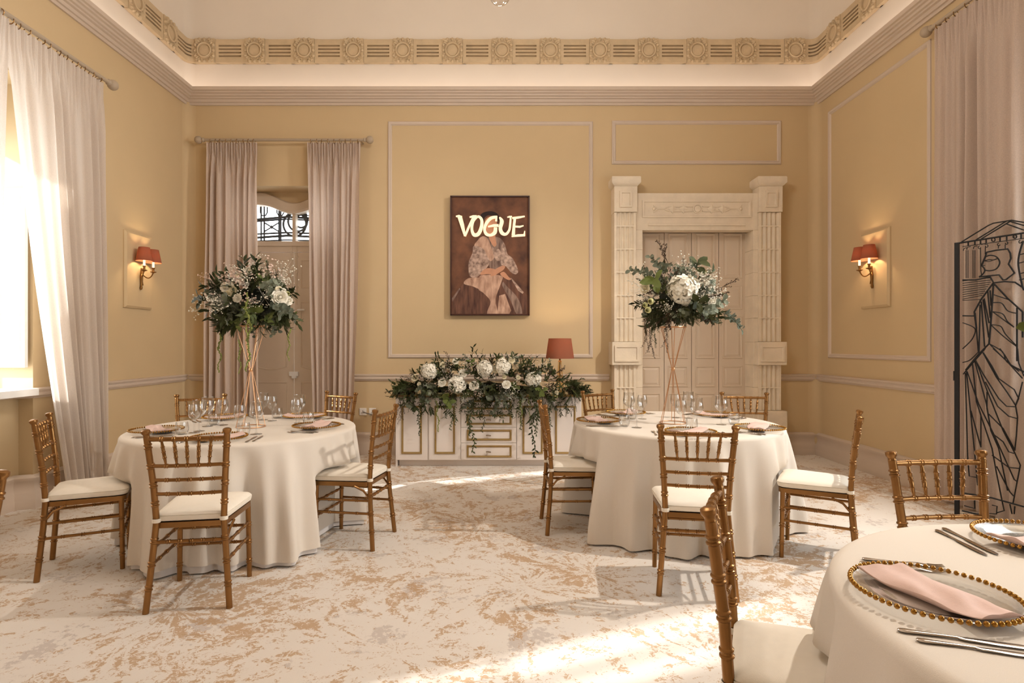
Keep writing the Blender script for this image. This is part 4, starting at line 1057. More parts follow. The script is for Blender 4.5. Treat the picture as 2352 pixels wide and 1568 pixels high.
# ================================================================ PLACE SETTINGS
CHG = MB().lathe([(0.0001, 0.003), (0.095, 0.003), (0.106, 0.005), (0.128, 0.013), (0.156, 0.020), (0.160, 0.0225), (0.156, 0.0235), (0.127, 0.0165), (0.104, 0.0085), (0.094, 0.0065), (0.0001, 0.0065)], 56).mesh('glass_plate', GLASS, True)
NB = 66
BEAD = MB().ball((0, 0, 0), 0.0062, 8, 6).mesh('bead', GOLDB, True)
bm_ = MB()
for k in range(NB): bm_.ball((0.1635*math.cos(2*PI*k/NB), 0.1635*math.sin(2*PI*k/NB), 0.0235), 0.0062, 7, 5)
BEADRIM = bm_.mesh('bead_rim', GOLDB, True)
def napkin_mesh(seed):
    rr = random.Random(seed); ph = [rr.uniform(0, 6) for _ in range(6)]
    n, m_ = 30, 12
    def top(u, v):
        x = (u-0.5)*0.30; y = (v-0.5)*(0.115+0.02*math.sin(3*u+ph[0])) + 0.012*math.sin(5*u+ph[1]) + 0.03*(u-0.5)
        e = abs(u-0.5)*2
        z = 0.0170 + 0.015*max(0, (e-0.50)/0.50)**1.3 + 0.008*math.sin(PI*v)**0.5*(0.8+0.4*math.sin(7*u+ph[2])) + 0.0035*math.sin(16*u+5*v+ph[3])*math.sin(PI*v) + 0.0025*math.sin(11*v+9*u+ph[4])
        return Vector((x, y, z))
    def bot(u, v):
        p = top(u, v); e = abs(u-0.5)*2; return Vector((p.x, p.y, 0.0072 + 0.020*max(0, (e-0.45)/0.55)))
    mb = MB().grid(lambda u, v: top(u, v), n, m_).grid(lambda u, v: bot(u, v), n, m_)
    edge = [(k/n, 0) for k in range(n)] + [(1, k/m_) for k in range(m_)] + [(1-k/n, 1) for k in range(n)] + [(0, 1-k/m_) for k in range(m_)]
    mb.rows([[top(*e) for e in edge], [top(*e)*0.5+bot(*e)*0.5 + Vector(((e[0]-0.5)*0.006, (e[1]-0.5)*0.010, 0)) for e in edge], [bot(*e) for e in edge]], True)
    return mb.mesh('napkin', PINK, 2)
NAPS = [napkin_mesh(k) for k in range(4)]
def ell(c, rx, rz, n=8): return [(c[0]+rx*math.cos(2*PI*j/n), c[1], c[2]+rz*math.sin(2*PI*j/n)) for j in range(n)]
def cutlery(kind, L_):
    """handle towards -y, lying on z = 0"""
    st = [(-0.5, 0.003, 0.002), (-0.485, 0.008, 0.0028), (-0.44, 0.0095, 0.003), (-0.36, 0.0075, 0.0028), (-0.2, 0.0048, 0.0026), (-0.06, 0.0038, 0.0026)]
    h_ = MB().rows([ell((0, t*L_, 0.004), a, b) for t, a, b in st], True, True, True)
    if kind == 'knife':
        bl = MB().rows([ell((0.0015, t*L_, 0.004), a, b, 8) for t, a, b in ((-0.06, 0.0045, 0.0028), (-0.02, 0.0075, 0.0016), (0.2, 0.0095, 0.0012), (0.38, 0.0095, 0.0011), (0.47, 0.006, 0.0009), (0.5, 0.001, 0.0007))], True, True, True)
        return h_.mesh('handle', STEEL, True), bl.mesh('blade', STEEL, True)
    hd = MB().rows([ell((0, t*L_, z), a, 0.0014, 8) for t, a, z in ((-0.06, 0.0038, 0.004), (0.10, 0.0042, 0.007), (0.20, 0.010, 0.006), (0.28, 0.0125, 0.004), (0.32, 0.0125, 0.004))], True, True, True)
    for k in range(4):
        x = (k-1.5)*0.0068; hd.tube([(x, 0.31*L_, 0.004), (x, 0.40*L_, 0.004), (x*0.95, 0.49*L_, 0.0075)], [0.0022, 0.0020, 0.0010], 5)
    return h_.mesh('handle', STEEL, True), hd.mesh('tines', STEEL, True)
KN, FK = cutlery('knife', 0.235), cutlery('fork', 0.20)
def lay(kind, x, y, rz, label, sc=1.0):
    o = tag(empty(kind, (x, y, TZ), rz), label, kind, 'cutlery on the round tables'); o.scale = (sc,)*3
    a, b = KN if kind == 'knife' else FK
    put('handle', a, o); put('blade' if kind == 'knife' else 'tines', b, o); return o
def setting(tk, x, y, where, near=False, nap=0, nrot=0.0, knives=True, forks=True):
    cx, cy = TABLES[tk]; u = Vector((x-cx, y-cy)).normalized(); ang = math.atan2(u.y, u.x)
    c = tag(empty('charger_plate', (x, y, TZ), ang), 'clear glass plate with gold beaded rim ' + where, 'plate', 'glass charger plates')
    put('glass_plate', CHG, c)
    if near:
        for k in range(NB): put('bead', BEAD, c, (0.1635*math.cos(2*PI*k/NB), 0.1635*math.sin(2*PI*k/NB), 0.0235))
    else: put('bead_rim', BEADRIM, c)
    tag(put('napkin', NAPS[nap % 4], None, (x-u.x*0.012, y-u.y*0.012, TZ), (0, 0, ang+PI/2+nrot), 0.94), 'folded blush napkin on the plate ' + where, 'napkin', 'blush napkins')
    right = Vector((-u.y, u.x))                        # the diner's right, seated outside and facing the centre
    rz = math.atan2(-u.y, -u.x) - PI/2
    for k in (0, 1):
        if knives:
            p = Vector((x, y)) + right*(0.196+0.034*k) + u*(0.01-0.015*k); lay('knife', p.x, p.y, rz, ('inner' if k == 0 else 'outer') + ' steel knife beside the plate ' + where, 1.0-0.06*k)
        if forks:
            p = Vector((x, y)) - right*(0.196+0.036*k) + u*(0.0-0.01*k); lay('fork', p.x, p.y, rz, ('inner' if k == 0 else 'outer') + ' steel fork beside the plate ' + where, 1.0-0.05*k)
SETS = [('L', -2.34, 3.86, 'at the left end of the left table', 0.1), ('L', -1.765, 3.553, 'at the front of the left table', 0.5), ('L', -1.319, 4.06, 'at the right side of the left table', 0.0),
        ('L', -1.60, 4.63, 'at the back right of the left table', 0.3), ('L', -2.216, 4.56, 'at the back left of the left table', 0.2),
        ('R', 0.742, 4.36, 'at the left side of the doorway table', 0.1), ('R', 1.06, 4.86, 'at the back left of the doorway table', 0.4), ('R', 1.255, 3.78, 'at the front of the doorway table', 0.6),
        ('R', 1.795, 3.96, 'at the right side of the doorway table', 0.1), ('R', 1.765, 4.73, 'at the back right of the doorway table', -0.2)]
for k, (t, x, y, wh, nr) in enumerate(SETS): setting(t, x, y, wh, False, k, nr)
setting('F', 1.0, 1.32, 'nearest the viewer on the nearest table', True, 1, 0.45)
setting('F', 1.60, 1.68, 'cut by the right edge on the nearest table', True, 2, 0.3)

# glasses
def wine_glass_mesh(kind):
    if kind == 'tulip':
        pr = [(0.0001, 0.0), (0.036, 0.0), (0.037, 0.002), (0.012, 0.005), (0.005, 0.012), (0.0042, 0.05), (0.0045, 0.085), (0.010, 0.095), (0.030, 0.112), (0.044, 0.130), (0.0465, 0.148), (0.043, 0.172), (0.0395, 0.195), (0.041, 0.215), (0.0395, 0.215), (0.038, 0.195), (0.0415, 0.172), (0.045, 0.148), (0.0425, 0.131), (0.029, 0.1135), (0.0001, 0.098)]
    else:
        pr = [(0.0001, 0.0), (0.034, 0.0), (0.035, 0.002), (0.010, 0.005), (0.0045, 0.012), (0.0038, 0.05), (0.0042, 0.078), (0.010, 0.088), (0.028, 0.102), (0.037, 0.122), (0.0385, 0.142), (0.036, 0.170), (0.032, 0.192), (0.0308, 0.192), (0.0346, 0.170), (0.037, 0.142), (0.0355, 0.123), (0.027, 0.1035), (0.0001, 0.091)]
    return MB().lathe(pr, 28).mesh('wine_glass', GLASS, True)
def tumbler_mesh():
    pr = [(0.0001, 0.0), (0.028, 0.0), (0.034, 0.006), (0.0405, 0.030), (0.041, 0.045), (0.036, 0.082), (0.0347, 0.082), (0.0395, 0.045), (0.039, 0.031), (0.032, 0.010), (0.0001, 0.007)]
    return MB().lathe(pr, 28).mesh('tumbler', GLASS, True)
WG = {'tulip': wine_glass_mesh('tulip'), 'slim': wine_glass_mesh('slim')}
TUM = tumbler_mesh()
def base_at(px, py, z=TZ):
    Y = F*(H-z)/(py-CY); return PX(px, Y), Y
for px, py, kd, lab in (
        (446, 993.6, 'slim', 'slim wine glass at the left end of the left table, left of its pair'), (457, 990, 'tulip', 'flared wine glass at the left end of the left table, right of its pair'),
        (477, 979, 'tulip', 'flared wine glass at the back left of the left table'), (512, 976, 'slim', 'slim wine glass left of the gold wires on the left table'),
        (551, 996, 'slim', 'slim wine glass in front of the gold wires on the left table'), (588.5, 997, 'tulip', 'flared wine glass seen over the gold wires on the left table'),
        (604, 964, 'tulip', 'flared wine glass behind the gold wires on the left table'), (625, 966, 'slim', 'slim wine glass just right of the gold wires on the left table'),
        (680, 977.5, 'slim', 'front wine glass of the pair at the right of the left table'), (687, 971, 'tulip', 'rear wine glass of the pair at the right of the left table'),
        (1444.5, 962, 'tulip', 'leftmost wine glass on the doorway table'), (1462.5, 982, 'tulip', 'nearest of the wine glasses clustered at the left of the doorway table'), (1475, 962, 'slim', 'rear right wine glass of the cluster at the left of the doorway table'),
        (1564, 980, 'slim', 'slim wine glass above the front chair of the doorway table'), (1600, 983, 'tulip', 'flared wine glass above the front chair of the doorway table'),
        (1551, 959, 'slim', 'rear wine glass beside the gold wires on the doorway table'), (1581, 960, 'tulip', 'rear flared wine glass right of the gold wires on the doorway table'),
        (1656.5, 975, 'tulip', 'rightmost wine glass on the doorway table')):
    x, y = base_at(px, py); tag(put('wine_glass', WG[kd], None, (x, y, TZ), (0, 0, px)), lab, 'wine glass', 'wine glasses on the round tables')
for px, py, lab in ((418, 997, 'stemless tumbler at the left end of the left table'), (492, 975, 'stemless tumbler at the back left of the left table'), (559.5, 999, 'stemless tumbler at the front of the left table'), (637, 960, 'stemless tumbler behind the gold wires on the left table'),
                    (708, 972, 'stemless tumbler at the right of the left table'), (1434, 978, 'stemless tumbler at the left of the doorway table'), (1451, 962, 'stemless tumbler at the back left of the doorway table'), (1589, 988, 'stemless tumbler behind the front chair of the doorway table'), (1685.5, 974, 'stemless tumbler at the right of the doorway table')):
    x, y = base_at(px, py); tag(put('tumbler', TUM, None, (x, y, TZ)), lab, 'tumbler', 'stemless tumblers')

# ================================================================ GOLD WIRE FLOWER STANDS
def flower_stand(x, y, ztop, label, zw=0.565):
    root = tag(empty('flower_stand', (x, y, TZ)), label, 'flower stand', 'gold wire flower stands')
    h_ = ztop-TZ; hwst = (h_)*zw
    MB().tube([(0.098*math.cos(2*PI*k/40), 0.098*math.sin(2*PI*k/40), 0.004) for k in range(40)], 0.0035, 6, closed=True).build('base_ring', ROSEGOLD, root, True)
    MB().tube([(0.098*math.cos(2*PI*k/40), 0.098*math.sin(2*PI*k/40), h_) for k in range(40)], 0.0035, 6, closed=True).build('top_ring', ROSEGOLD, root, True)
    for k in range(6):
        a = 2*PI*k/6 + 0.35
        MB().tube([(0.098*math.cos(a), 0.098*math.sin(a), 0.004), (0.008*math.cos(a), 0.008*math.sin(a), hwst), (0.098*math.cos(a), 0.098*math.sin(a), h_)], 0.0024, 6).build('wire', ROSEGOLD, root, True)
    MB().lathe([(0.011, hwst-0.012), (0.014, hwst-0.008), (0.014, hwst+0.008), (0.011, hwst+0.012)], 14).build('clasp', ROSEGOLD, root, True)
    return root
SL = (-1.815, 4.12); SR = (1.305, 4.33)
flower_stand(*SL, 1.48, 'gold wire hourglass stand on the left table')
flower_stand(*SR, 1.48, 'gold wire hourglass stand on the doorway table')

# ================================================================ FLOWERS
DARKG = mat('dark_green_leaf', (66, 72, 38), 0.55, var=0.35, spec=0.25, scale=20, rnd=0.3)
EUC = mat('blue_grey_eucalyptus_leaf', (120, 126, 106), 0.65, spec=0.25, var=0.3, scale=14, rnd=0.25)
BRG = mat('fresh_green_leaf', (112, 126, 62), 0.5, var=0.3, scale=14, rnd=0.2)
BROWN = mat('brown_twig', (86, 66, 48), 0.7, var=0.35, scale=30, rnd=0.25)
AMAR = mat('green_amaranth', (150, 158, 84), 0.8, var=0.3, scale=60, rnd=0.15)
WPET = mat('white_petal', (246, 240, 224), 0.6, var=0.08, scale=30, rnd=0.05)
CPET = mat('cream_petal', (244, 234, 204), 0.6, var=0.10, scale=24, rnd=0.06)
GPET = mat('greenish_bud_petal', (214, 212, 150), 0.6, var=0.12, scale=24, rnd=0.06)
WAX = mat('blush_waxflower', (232, 206, 190), 0.6, var=0.15, scale=24, rnd=0.08)
FOAM = mat('dark_moss', (34, 38, 26), 0.95, var=0.4, scale=40, bump=0.5, bscale=60)
def leaf(mb, b, d, nrm, L_, W_, shp='oval', droop=0.15):
    b, d, nrm = Vector(b), Vector(d).normalized(), Vector(nrm)
    s = d.cross(nrm)
    if s.length < 1e-4: s = d.cross(Vector((0.3, 0.5, 0.8)))
    s.normalize(); n_ = s.cross(d).normalized()
    ws = {'oval': (0.05, 0.75, 1.0, 0.7, 0.02), 'round': (0.12, 0.9, 1.0, 0.8, 0.1), 'lance': (0.04, 0.7, 0.9, 0.45, 0.0), 'blade': (0.2, 0.9, 1.0, 0.6, 0.0)}[shp]
    rows = []
    for t, w_ in zip((0, 0.28, 0.55, 0.82, 1.0), ws):
        c = b + d*L_*t - n_*droop*L_*t*t
        rows.append([c - s*W_*w_/2 + n_*W_*0.12*w_, c, c + s*W_*w_/2 + n_*W_*0.12*w_])
    mb.rows(rows, False)
def path(rr, L_, bend, n=6):
    """stem from the origin up z, bending towards +x"""
    return [Vector((bend*L_*(k/n)**2 + rr.uniform(-0.004, 0.004), rr.uniform(-0.004, 0.004), L_*(k/n)*(1-0.18*abs(bend)*(k/n)))) for k in range(n+1)]
def along(P, t):
    f_ = t*(len(P)-1); k = min(int(f_), len(P)-2); return P[k].lerp(P[k+1], f_-k), (P[k+1]-P[k]).normalized()
def sprig(kind, seed):
    rr = random.Random(seed); mb = MB()
    if kind == 'eucalyptus_sprig':
        P = path(rr, 0.20, 0.5); mb.tube(P, [0.0022]*6+[0.001], 4)
        for k in range(8):
            p, d = along(P, 0.2+0.8*k/8); a = k*1.4+rr.uniform(-0.4, 0.4)
            for e in (0, PI):
                o = Vector((math.cos(a+e), math.sin(a+e), 0.35)); sz = rr.uniform(0.032, 0.05)*(1.1-0.4*k/8)
                leaf(mb, p, o+d*0.4, d+Vector((rr.uniform(-.4, .4), rr.uniform(-.4, .4), .2)), sz, sz*0.85, 'round', 0.2)
        return mb.mesh(kind, EUC, 2)
    if kind == 'leaf_branch':
        P = path(rr, 0.24, 0.45); mb.tube(P, [0.002]*6+[0.001], 4)
        for k in range(11):
            p, d = along(P, 0.15+0.85*k/11); a = k*2.4+rr.uniform(-0.5, 0.5); o = Vector((math.cos(a), math.sin(a), 0.7))
            leaf(mb, p, o+d*0.7, d+Vector((rr.uniform(-.5, .5), rr.uniform(-.5, .5), 0)), rr.uniform(0.055, 0.08), 0.024, 'lance', 0.25)
        return mb.mesh(kind, DARKG, 2)
    if kind == 'palm_frond':
        P = path(rr, 0.20, 0.4); mb.tube(P, [0.002]*6+[0.001], 4)
        for k in range(12):
            p, d = along(P, 0.25+0.75*k/12)
            for e in (-1, 1):
                leaf(mb, p, Vector((0.15, e*0.8, 0.25))+d*1.1, Vector((1, 0, 0.2)), 0.10*(1.05-0.35*k/12), 0.011, 'blade', 0.18)
        return mb.mesh(kind, DARKG, 2)
    if kind == 'broad_leaf':
        P = path(rr, 0.10, 0.3, 4); mb.tube(P, 0.002, 4)
        for k in range(5):
            p, d = along(P, 0.3+0.7*k/5); a = k*2.3; leaf(mb, p, Vector((math.cos(a), math.sin(a), 0.7)), d+Vector((rr.uniform(-.5, .5), 0.2, 0.2)), 0.085, 0.048, 'oval', 0.2)
        return mb.mesh(kind, BRG if seed % 2 else DARKG, 2)
    if kind == 'twig_sprig':
        P = path(rr, 0.22, 0.3); mb.tube(P, [0.002]*6+[0.001], 4)
        for k in range(7):
            p, d = along(P, 0.3+0.7*k/7); a = k*2.4; Q = [p, p+(Vector((math.cos(a), math.sin(a), 0.9))+d).normalized()*0.05*(1.2-k/8)]
            mb.tube(Q, 0.001, 3)
            for j in range(6):
                b = rr.uniform(0, 6.28); pp = Q[0].lerp(Q[1], 0.25+0.75*j/5); leaf(mb, pp, Vector((math.cos(b), math.sin(b), 0.8)), Vector((rr.uniform(-1, 1), rr.uniform(-1, 1), .5)), 0.014, 0.007, 'oval', 0.1)
        return mb.mesh(kind, BROWN, 2)
    if kind == 'gypsophila_spray':
        for k in range(34):
            a, e = rr.uniform(0, 6.28), rr.uniform(0.0, 0.75); r_ = rr.uniform(0.09, 0.17)
            p = Vector((math.cos(a)*math.sin(e), math.sin(a)*math.sin(e), math.cos(e)))*r_
            if k % 2 == 0: mb.tube([Vector((0, 0, 0)), p*0.6+Vector((0, 0, 0.01)), p], 0.0006, 3, cap=False)
            mb.ball(p, rr.uniform(0.0035, 0.006), 5, 4)
        return mb.mesh(kind, WPET, 2)
    if kind == 'waxflower_spray':
        for k in range(22):
            a, e = rr.uniform(0, 6.28), rr.uniform(0.0, 0.7); r_ = rr.uniform(0.08, 0.17)
            n_ = Vector((math.cos(a)*math.sin(e), math.sin(a)*math.sin(e), math.cos(e))); p = n_*r_
            if k % 2 == 0: mb.tube([Vector((0, 0, 0)), p*0.97], 0.0008, 3, cap=False)
            t = n_.orthogonal().normalized(); s = n_.cross(t)
            for j in range(5):
                q_ = t*math.cos(2*PI*j/5)+s*math.sin(2*PI*j/5); leaf(mb, p, q_+n_*0.5, n_, 0.0085, 0.0075, 'round', -0.1)
        return mb.mesh(kind, WAX, 2)
    if kind == 'rose':
        for ring, (cnt, r_, h_, op) in enumerate(((3, 0.008, 0.030, 0.02), (4, 0.014, 0.031, 0.10), (5, 0.020, 0.030, 0.28), (6, 0.026, 0.027, 0.5), (6, 0.030, 0.021, 0.85))):
            for k in range(cnt):
                a0 = 2*PI*(k/cnt) + ring*0.7; wdt = 2*PI/cnt*1.35
                def fn(u, v, a0=a0, wdt=wdt, r_=r_, h_=h_, op=op):
                    a = a0+(u-0.5)*wdt*(0.45+0.55*math.sin(PI*min(1, v*0.85+0.1))); rad_ = r_*(0.35+0.65*v**0.6) + op*0.018*v**2.5
                    return (rad_*math.cos(a), rad_*math.sin(a), h_*v*(1-0.10*(2*u-1)**2) - op*0.006*v**3)
                mb.grid(fn, 5, 5)
        mb.lathe([(0.0075, 0.006), (0.0085, 0.018), (0.0065, 0.028), (0.003, 0.030), (0.0003, 0.026)], 10)
        mb.lathe([(0.014, 0.004), (0.0165, 0.014), (0.0135, 0.024), (0.0125, 0.020)], 12)
        return mb.mesh(kind, CPET if seed % 2 else WPET, 2)
    if kind == 'green_bud':
        for cnt, r_, h_ in ((3, 0.007, 0.024), (5, 0.013, 0.022)):
            for k in range(cnt):
                a0 = 2*PI*k/cnt
                mb.grid(lambda u, v, a0=a0, cnt=cnt, r_=r_, h_=h_: (r_*(0.3+0.9*math.sin(PI*min(1, 0.15+v*0.7)))*math.cos(a0+(u-0.5)*2*PI/cnt*1.3), r_*(0.3+0.9*math.sin(PI*min(1, 0.15+v*0.7)))*math.sin(a0+(u-0.5)*2*PI/cnt*1.3), h_*v), 4, 4)
        return mb.mesh(kind, GPET, 2)
    if kind == 'hydrangea':
        n = 130
        for k in range(n):
            z = 1-2*(k+0.5)/n*0.86; r_ = math.sqrt(max(0, 1-z*z)); a = k*2.39996; nn = Vector((r_*math.cos(a), r_*math.sin(a), z)); R0 = 0.062*rr.uniform(0.90, 1.08)*(1+0.10*math.sin(3*a+4*z))
            p = nn*R0; nn = (nn+Vector((rr.uniform(-.3, .3), rr.uniform(-.3, .3), rr.uniform(-.3, .3)))).normalized(); t = nn.orthogonal().normalized(); s = nn.cross(t); a1 = rr.uniform(0, 6)
            for j in range(4):
                q_ = t*math.cos(a1+PI/2*j)+s*math.sin(a1+PI/2*j); leaf(mb, p, q_+nn*rr.uniform(0.2, 0.9), nn, 0.0165, 0.0165, 'round', 0.25)
        mb.ball((0, 0, -0.003), 0.047, 12, 8)
        return mb.mesh(kind, WPET, 2)
    if kind == 'amaranth_tassel':
        L_ = 0.30; P = [Vector((0.010*math.sin(k*0.9+seed), 0.006*math.sin(k*1.3), -L_*k/14)) for k in range(15)]
        mb.tube(P, 0.002, 4)
        for k in range(64):
            t = k/63; p, d = along(P, t); a = rr.uniform(0, 6.28); q_ = rr.uniform(0.003, 0.008)*(1.0-0.45*t); mb.ball(p+Vector((math.cos(a)*q_, math.sin(a)*q_, 0)), rr.uniform(0.0045, 0.0075)*(1-0.25*t), 5, 4)
        return mb.mesh(kind, AMAR, 2)
    if kind == 'trailing_vine':
        L_ = 0.45; P = [Vector((0.018*math.sin(k*0.7+seed), 0.02*math.cos(k*0.5+seed)-0.02, -L_*k/14)) for k in range(15)]
        mb.tube(P, [0.002]*14+[0.001], 4)
        for k in range(30):
            t = 0.03+0.97*k/30; p, d = along(P, t); a = k*2.4+rr.uniform(-.5, .5); leaf(mb, p, Vector((math.cos(a), math.sin(a), -0.8)), Vector((rr.uniform(-.6, .6), -1, 0.4)), rr.uniform(0.035, 0.055)*(1.1-0.4*t), 0.016, 'lance', 0.2)
        return mb.mesh(kind, DARKG, 2)
    if kind == 'rosemary_trail':
        L_ = 0.26; P = [Vector((0.03*(k/8)**2, 0, -L_*k/8)) for k in range(9)]; mb.tube(P, 0.0015, 4)
        for b_ in range(5):
            p, d = along(P, 0.1+0.18*b_); Q = [p, p+Vector((rr.uniform(-.05, .05), rr.uniform(-.03, .03), -0.08))]; mb.tube(Q, 0.001, 3)
            for k in range(14):
                pp = Q[0].lerp(Q[1], k/13); a = rr.uniform(0, 6.28); leaf(mb, pp, Vector((math.cos(a), math.sin(a), -0.4)), Vector((0, -1, .3)), 0.014, 0.004, 'blade', 0.1)
        for k in range(40):
            p, d = along(P, k/40); a = rr.uniform(0, 6.28); leaf(mb, p, Vector((math.cos(a), math.sin(a), -0.4)), Vector((0, -1, .3)), 0.015, 0.004, 'blade', 0.1)
        return mb.mesh(kind, BROWN if seed % 2 else DARKG, 2)
VAR = {}
def var(kind, rr):
    k = rr.randint(0, 3)
    if (kind, k) not in VAR: VAR[(kind, k)] = sprig(kind, 100*len(kind)+k)
    return VAR[(kind, k)]
def place(root, kind, loc, d, rr, scale=1.0, roll=None):
    qt = Vector(d).to_track_quat('Z', 'Y'); e = (qt @ Euler((0, 0, rr.uniform(0, 2*PI) if roll is None else roll)).to_quaternion()).to_euler()
    o = put(kind, var(kind, rr), root, Vector(loc)-root.location, e, scale); return o
def hang(root, kind, loc, rr, scale=1.0, rz=None):
    return put(kind, var(kind, rr), root, Vector(loc)-root.location, (rr.uniform(-.06, .06), rr.uniform(-.06, .06), rr.uniform(-0.6, 0.6) if rz is None else rz), scale)
def atY(px, py, Y): return Vector((PX(px, Y), Y, PZ(py, Y)))

def ball_arrangement(cx, cy, cz, rx, rz, seed, label, blooms, mix, hangs):
    rr = random.Random(seed); C = Vector((cx, cy, cz))
    root = tag(empty('flower_arrangement', (cx, cy, cz-0.12)), label, 'flowers', 'flower arrangements')
    MB().ball((0, 0, 0.12), 0.15, 16, 10, 0.7).build('moss_base', FOAM, root, True)
    n = 150
    for k in range(n):                                 # foliage over the whole ball
        z = 1-2*(k+0.5)/n; a = k*2.39996+rr.uniform(-.3, .3); r_ = math.sqrt(1-z*z); d = Vector((r_*math.cos(a), r_*math.sin(a), z))
        if z < -0.75: continue
        kinds = mix(d); kind = rr.choice(kinds)
        dd = Vector((d.x, d.y, d.z*0.8 - (0.45 if d.z < 0.25 else 0.0))) + Vector((rr.uniform(-.35, .35), rr.uniform(-.35, .35), rr.uniform(-.25, .25)))
        ln = {'eucalyptus_sprig': 0.20, 'leaf_branch': 0.24, 'palm_frond': 0.26, 'broad_leaf': 0.15, 'twig_sprig': 0.22, 'gypsophila_spray': 0.16, 'waxflower_spray': 0.16}[kind]
        rad_ = Vector((d.x*rx, d.y*rx, d.z*rz)); base = C + rad_*max(0.12, 1-ln*0.82/rx*rr.uniform(0.85, 1.1))
        place(root, kind, base, dd, rr, rr.uniform(0.8, 1.05))
    for kind, px, py, dep, sc in blooms:
        p = atY(px, py, cy-dep); d = (p-C); d = Vector((d.x, d.y*1.2-0.10, d.z*0.8))
        place(root, kind, p, d, rr, sc*{'rose': 0.66, 'hydrangea': 0.78}.get(kind, 1.0))
    for kind, px, py, dep, sc in hangs:
        hang(root, kind, atY(px, py, cy-dep), rr, sc)
    return root
def mixL(d):
    if d.z > 0.55: return ['gypsophila_spray', 'waxflower_spray', 'waxflower_spray', 'leaf_branch', 'broad_leaf']
    if d.z > 0.05: return ['gypsophila_spray', 'leaf_branch', 'eucalyptus_sprig', 'broad_leaf', 'palm_frond', 'leaf_branch']
    return ['leaf_branch', 'palm_frond', 'palm_frond', 'eucalyptus_sprig', 'leaf_branch', 'broad_leaf']
def mixR(d):
    if d.z > 0.5: return ['twig_sprig', 'gypsophila_spray', 'eucalyptus_sprig', 'leaf_branch', 'waxflower_spray']
    if d.z > 0.0: return ['gypsophila_spray', 'leaf_branch', 'eucalyptus_sprig', 'twig_sprig', 'leaf_branch']
    return ['leaf_branch', 'palm_frond', 'leaf_branch', 'palm_frond', 'eucalyptus_sprig', 'twig_sprig']
ball_arrangement(PX(582, 4.12), 4.12, PZ(693, 4.12), 0.315, 0.235, 21, 'round flower arrangement with hanging green tassels above the left table',
    [('rose', 567, 628, 0.10, 1.5), ('rose', 552, 632, 0.10, 1.0), ('rose', 518, 660, 0.22, 1.2), ('rose', 530, 659, 0.22, 1.1), ('rose', 536, 668, 0.23, 1.1), ('rose', 525, 676, 0.24, 1.0), ('rose', 546, 684, 0.27, 1.1),
     ('rose', 641, 683, 0.22, 1.9), ('rose', 648, 672, 0.20, 1.1), ('rose', 661, 691, 0.18, 1.1), ('green_bud', 659, 675, 0.18, 1.1), ('rose', 640, 667, 0.20, 1.0),
     ('eucalyptus_sprig', 634, 700, 0.20, 1.1), ('eucalyptus_sprig', 605, 662, 0.20, 1.0), ('gypsophila_spray', 520, 690, 0.16, 1.0), ('gypsophila_spray', 530, 700, 0.18, 1.0), ('gypsophila_spray', 492, 705, 0.08, 1.0), ('gypsophila_spray', 608, 685, 0.20, 0.8), ('gypsophila_spray', 572, 655, 0.18, 1.0),
     ('gypsophila_spray', 640, 640, 0.02, 1.15), ('gypsophila_spray', 590, 632, 0.0, 1.0), ('waxflower_spray', 610, 640, 0.05, 1.1), ('waxflower_spray', 548, 646, 0.14, 1.0), ('waxflower_spray', 503, 652, 0.05, 0.9), ('waxflower_spray', 578, 690, 0.20, 0.8), ('broad_leaf', 485, 690, 0.08, 1.0)],
    mixL, [('amaranth_tassel', 505, 765, 0.12, 0.92), ('amaranth_tassel', 550, 780, 0.18, 0.78), ('amaranth_tassel', 566, 672, 0.30, 0.95), ('amaranth_tassel', 573, 735, 0.29, 1.15), ('amaranth_tassel', 665, 755, 0.10, 0.75)])
ball_arrangement(PX(1560, 4.33), 4.33, PZ(688, 4.33), 0.32, 0.225, 34, 'round flower arrangement with one big hydrangea above the doorway table',
    [('hydrangea', 1568, 665, 0.24, 1.95), ('rose', 1627, 661, 0.20, 1.55), ('rose', 1608, 630, 0.12, 1.0), ('rose', 1632, 692, 0.20, 1.35), ('rose', 1484, 662, 0.14, 1.4), ('green_bud', 1497, 692, 0.24, 1.5), ('green_bud', 1484, 700, 0.22, 1.3), ('green_bud', 1491, 711, 0.24, 1.5), ('green_bud', 1567, 620, 0.08, 1.3), ('green_bud', 1646, 699, 0.16, 1.2), ('green_bud', 1617, 627, 0.12, 0.9),
     ('eucalyptus_sprig', 1612, 712, 0.24, 1.25), ('eucalyptus_sprig', 1500, 635, 0.12, 1.1), ('eucalyptus_sprig', 1530, 630, 0.14, 1.1), ('eucalyptus_sprig', 1650, 715, 0.10, 1.2), ('broad_leaf', 1514, 655, 0.22, 1.2), ('broad_leaf', 1594, 625, 0.12, 1.2), ('broad_leaf', 1597, 690, 0.24, 1.0),
     ('gypsophila_spray', 1483, 665, 0.10, 1.1), ('gypsophila_spray', 1490, 640, 0.08, 1.0), ('gypsophila_spray', 1610, 652, 0.16, 0.9), ('gypsophila_spray', 1565, 625, 0.06, 1.0), ('gypsophila_spray', 1535, 700, 0.22, 0.7), ('gypsophila_spray', 1618, 642, 0.12, 0.8), ('twig_sprig', 1538, 620, 0.02, 1.15), ('twig_sprig', 1530, 615, 0.02, 0.9), ('twig_sprig', 1640, 665, 0.05, 0.9), ('twig_sprig', 1500, 640, 0.02, 0.8)],
    mixR, [('rosemary_trail', 1480, 735, 0.16, 0.8), ('rosemary_trail', 1490, 740, 0.16, 0.9), ('rosemary_trail', 1500, 725, 0.18, 0.8), ('rosemary_trail', 1530, 735, 0.20, 0.8)])

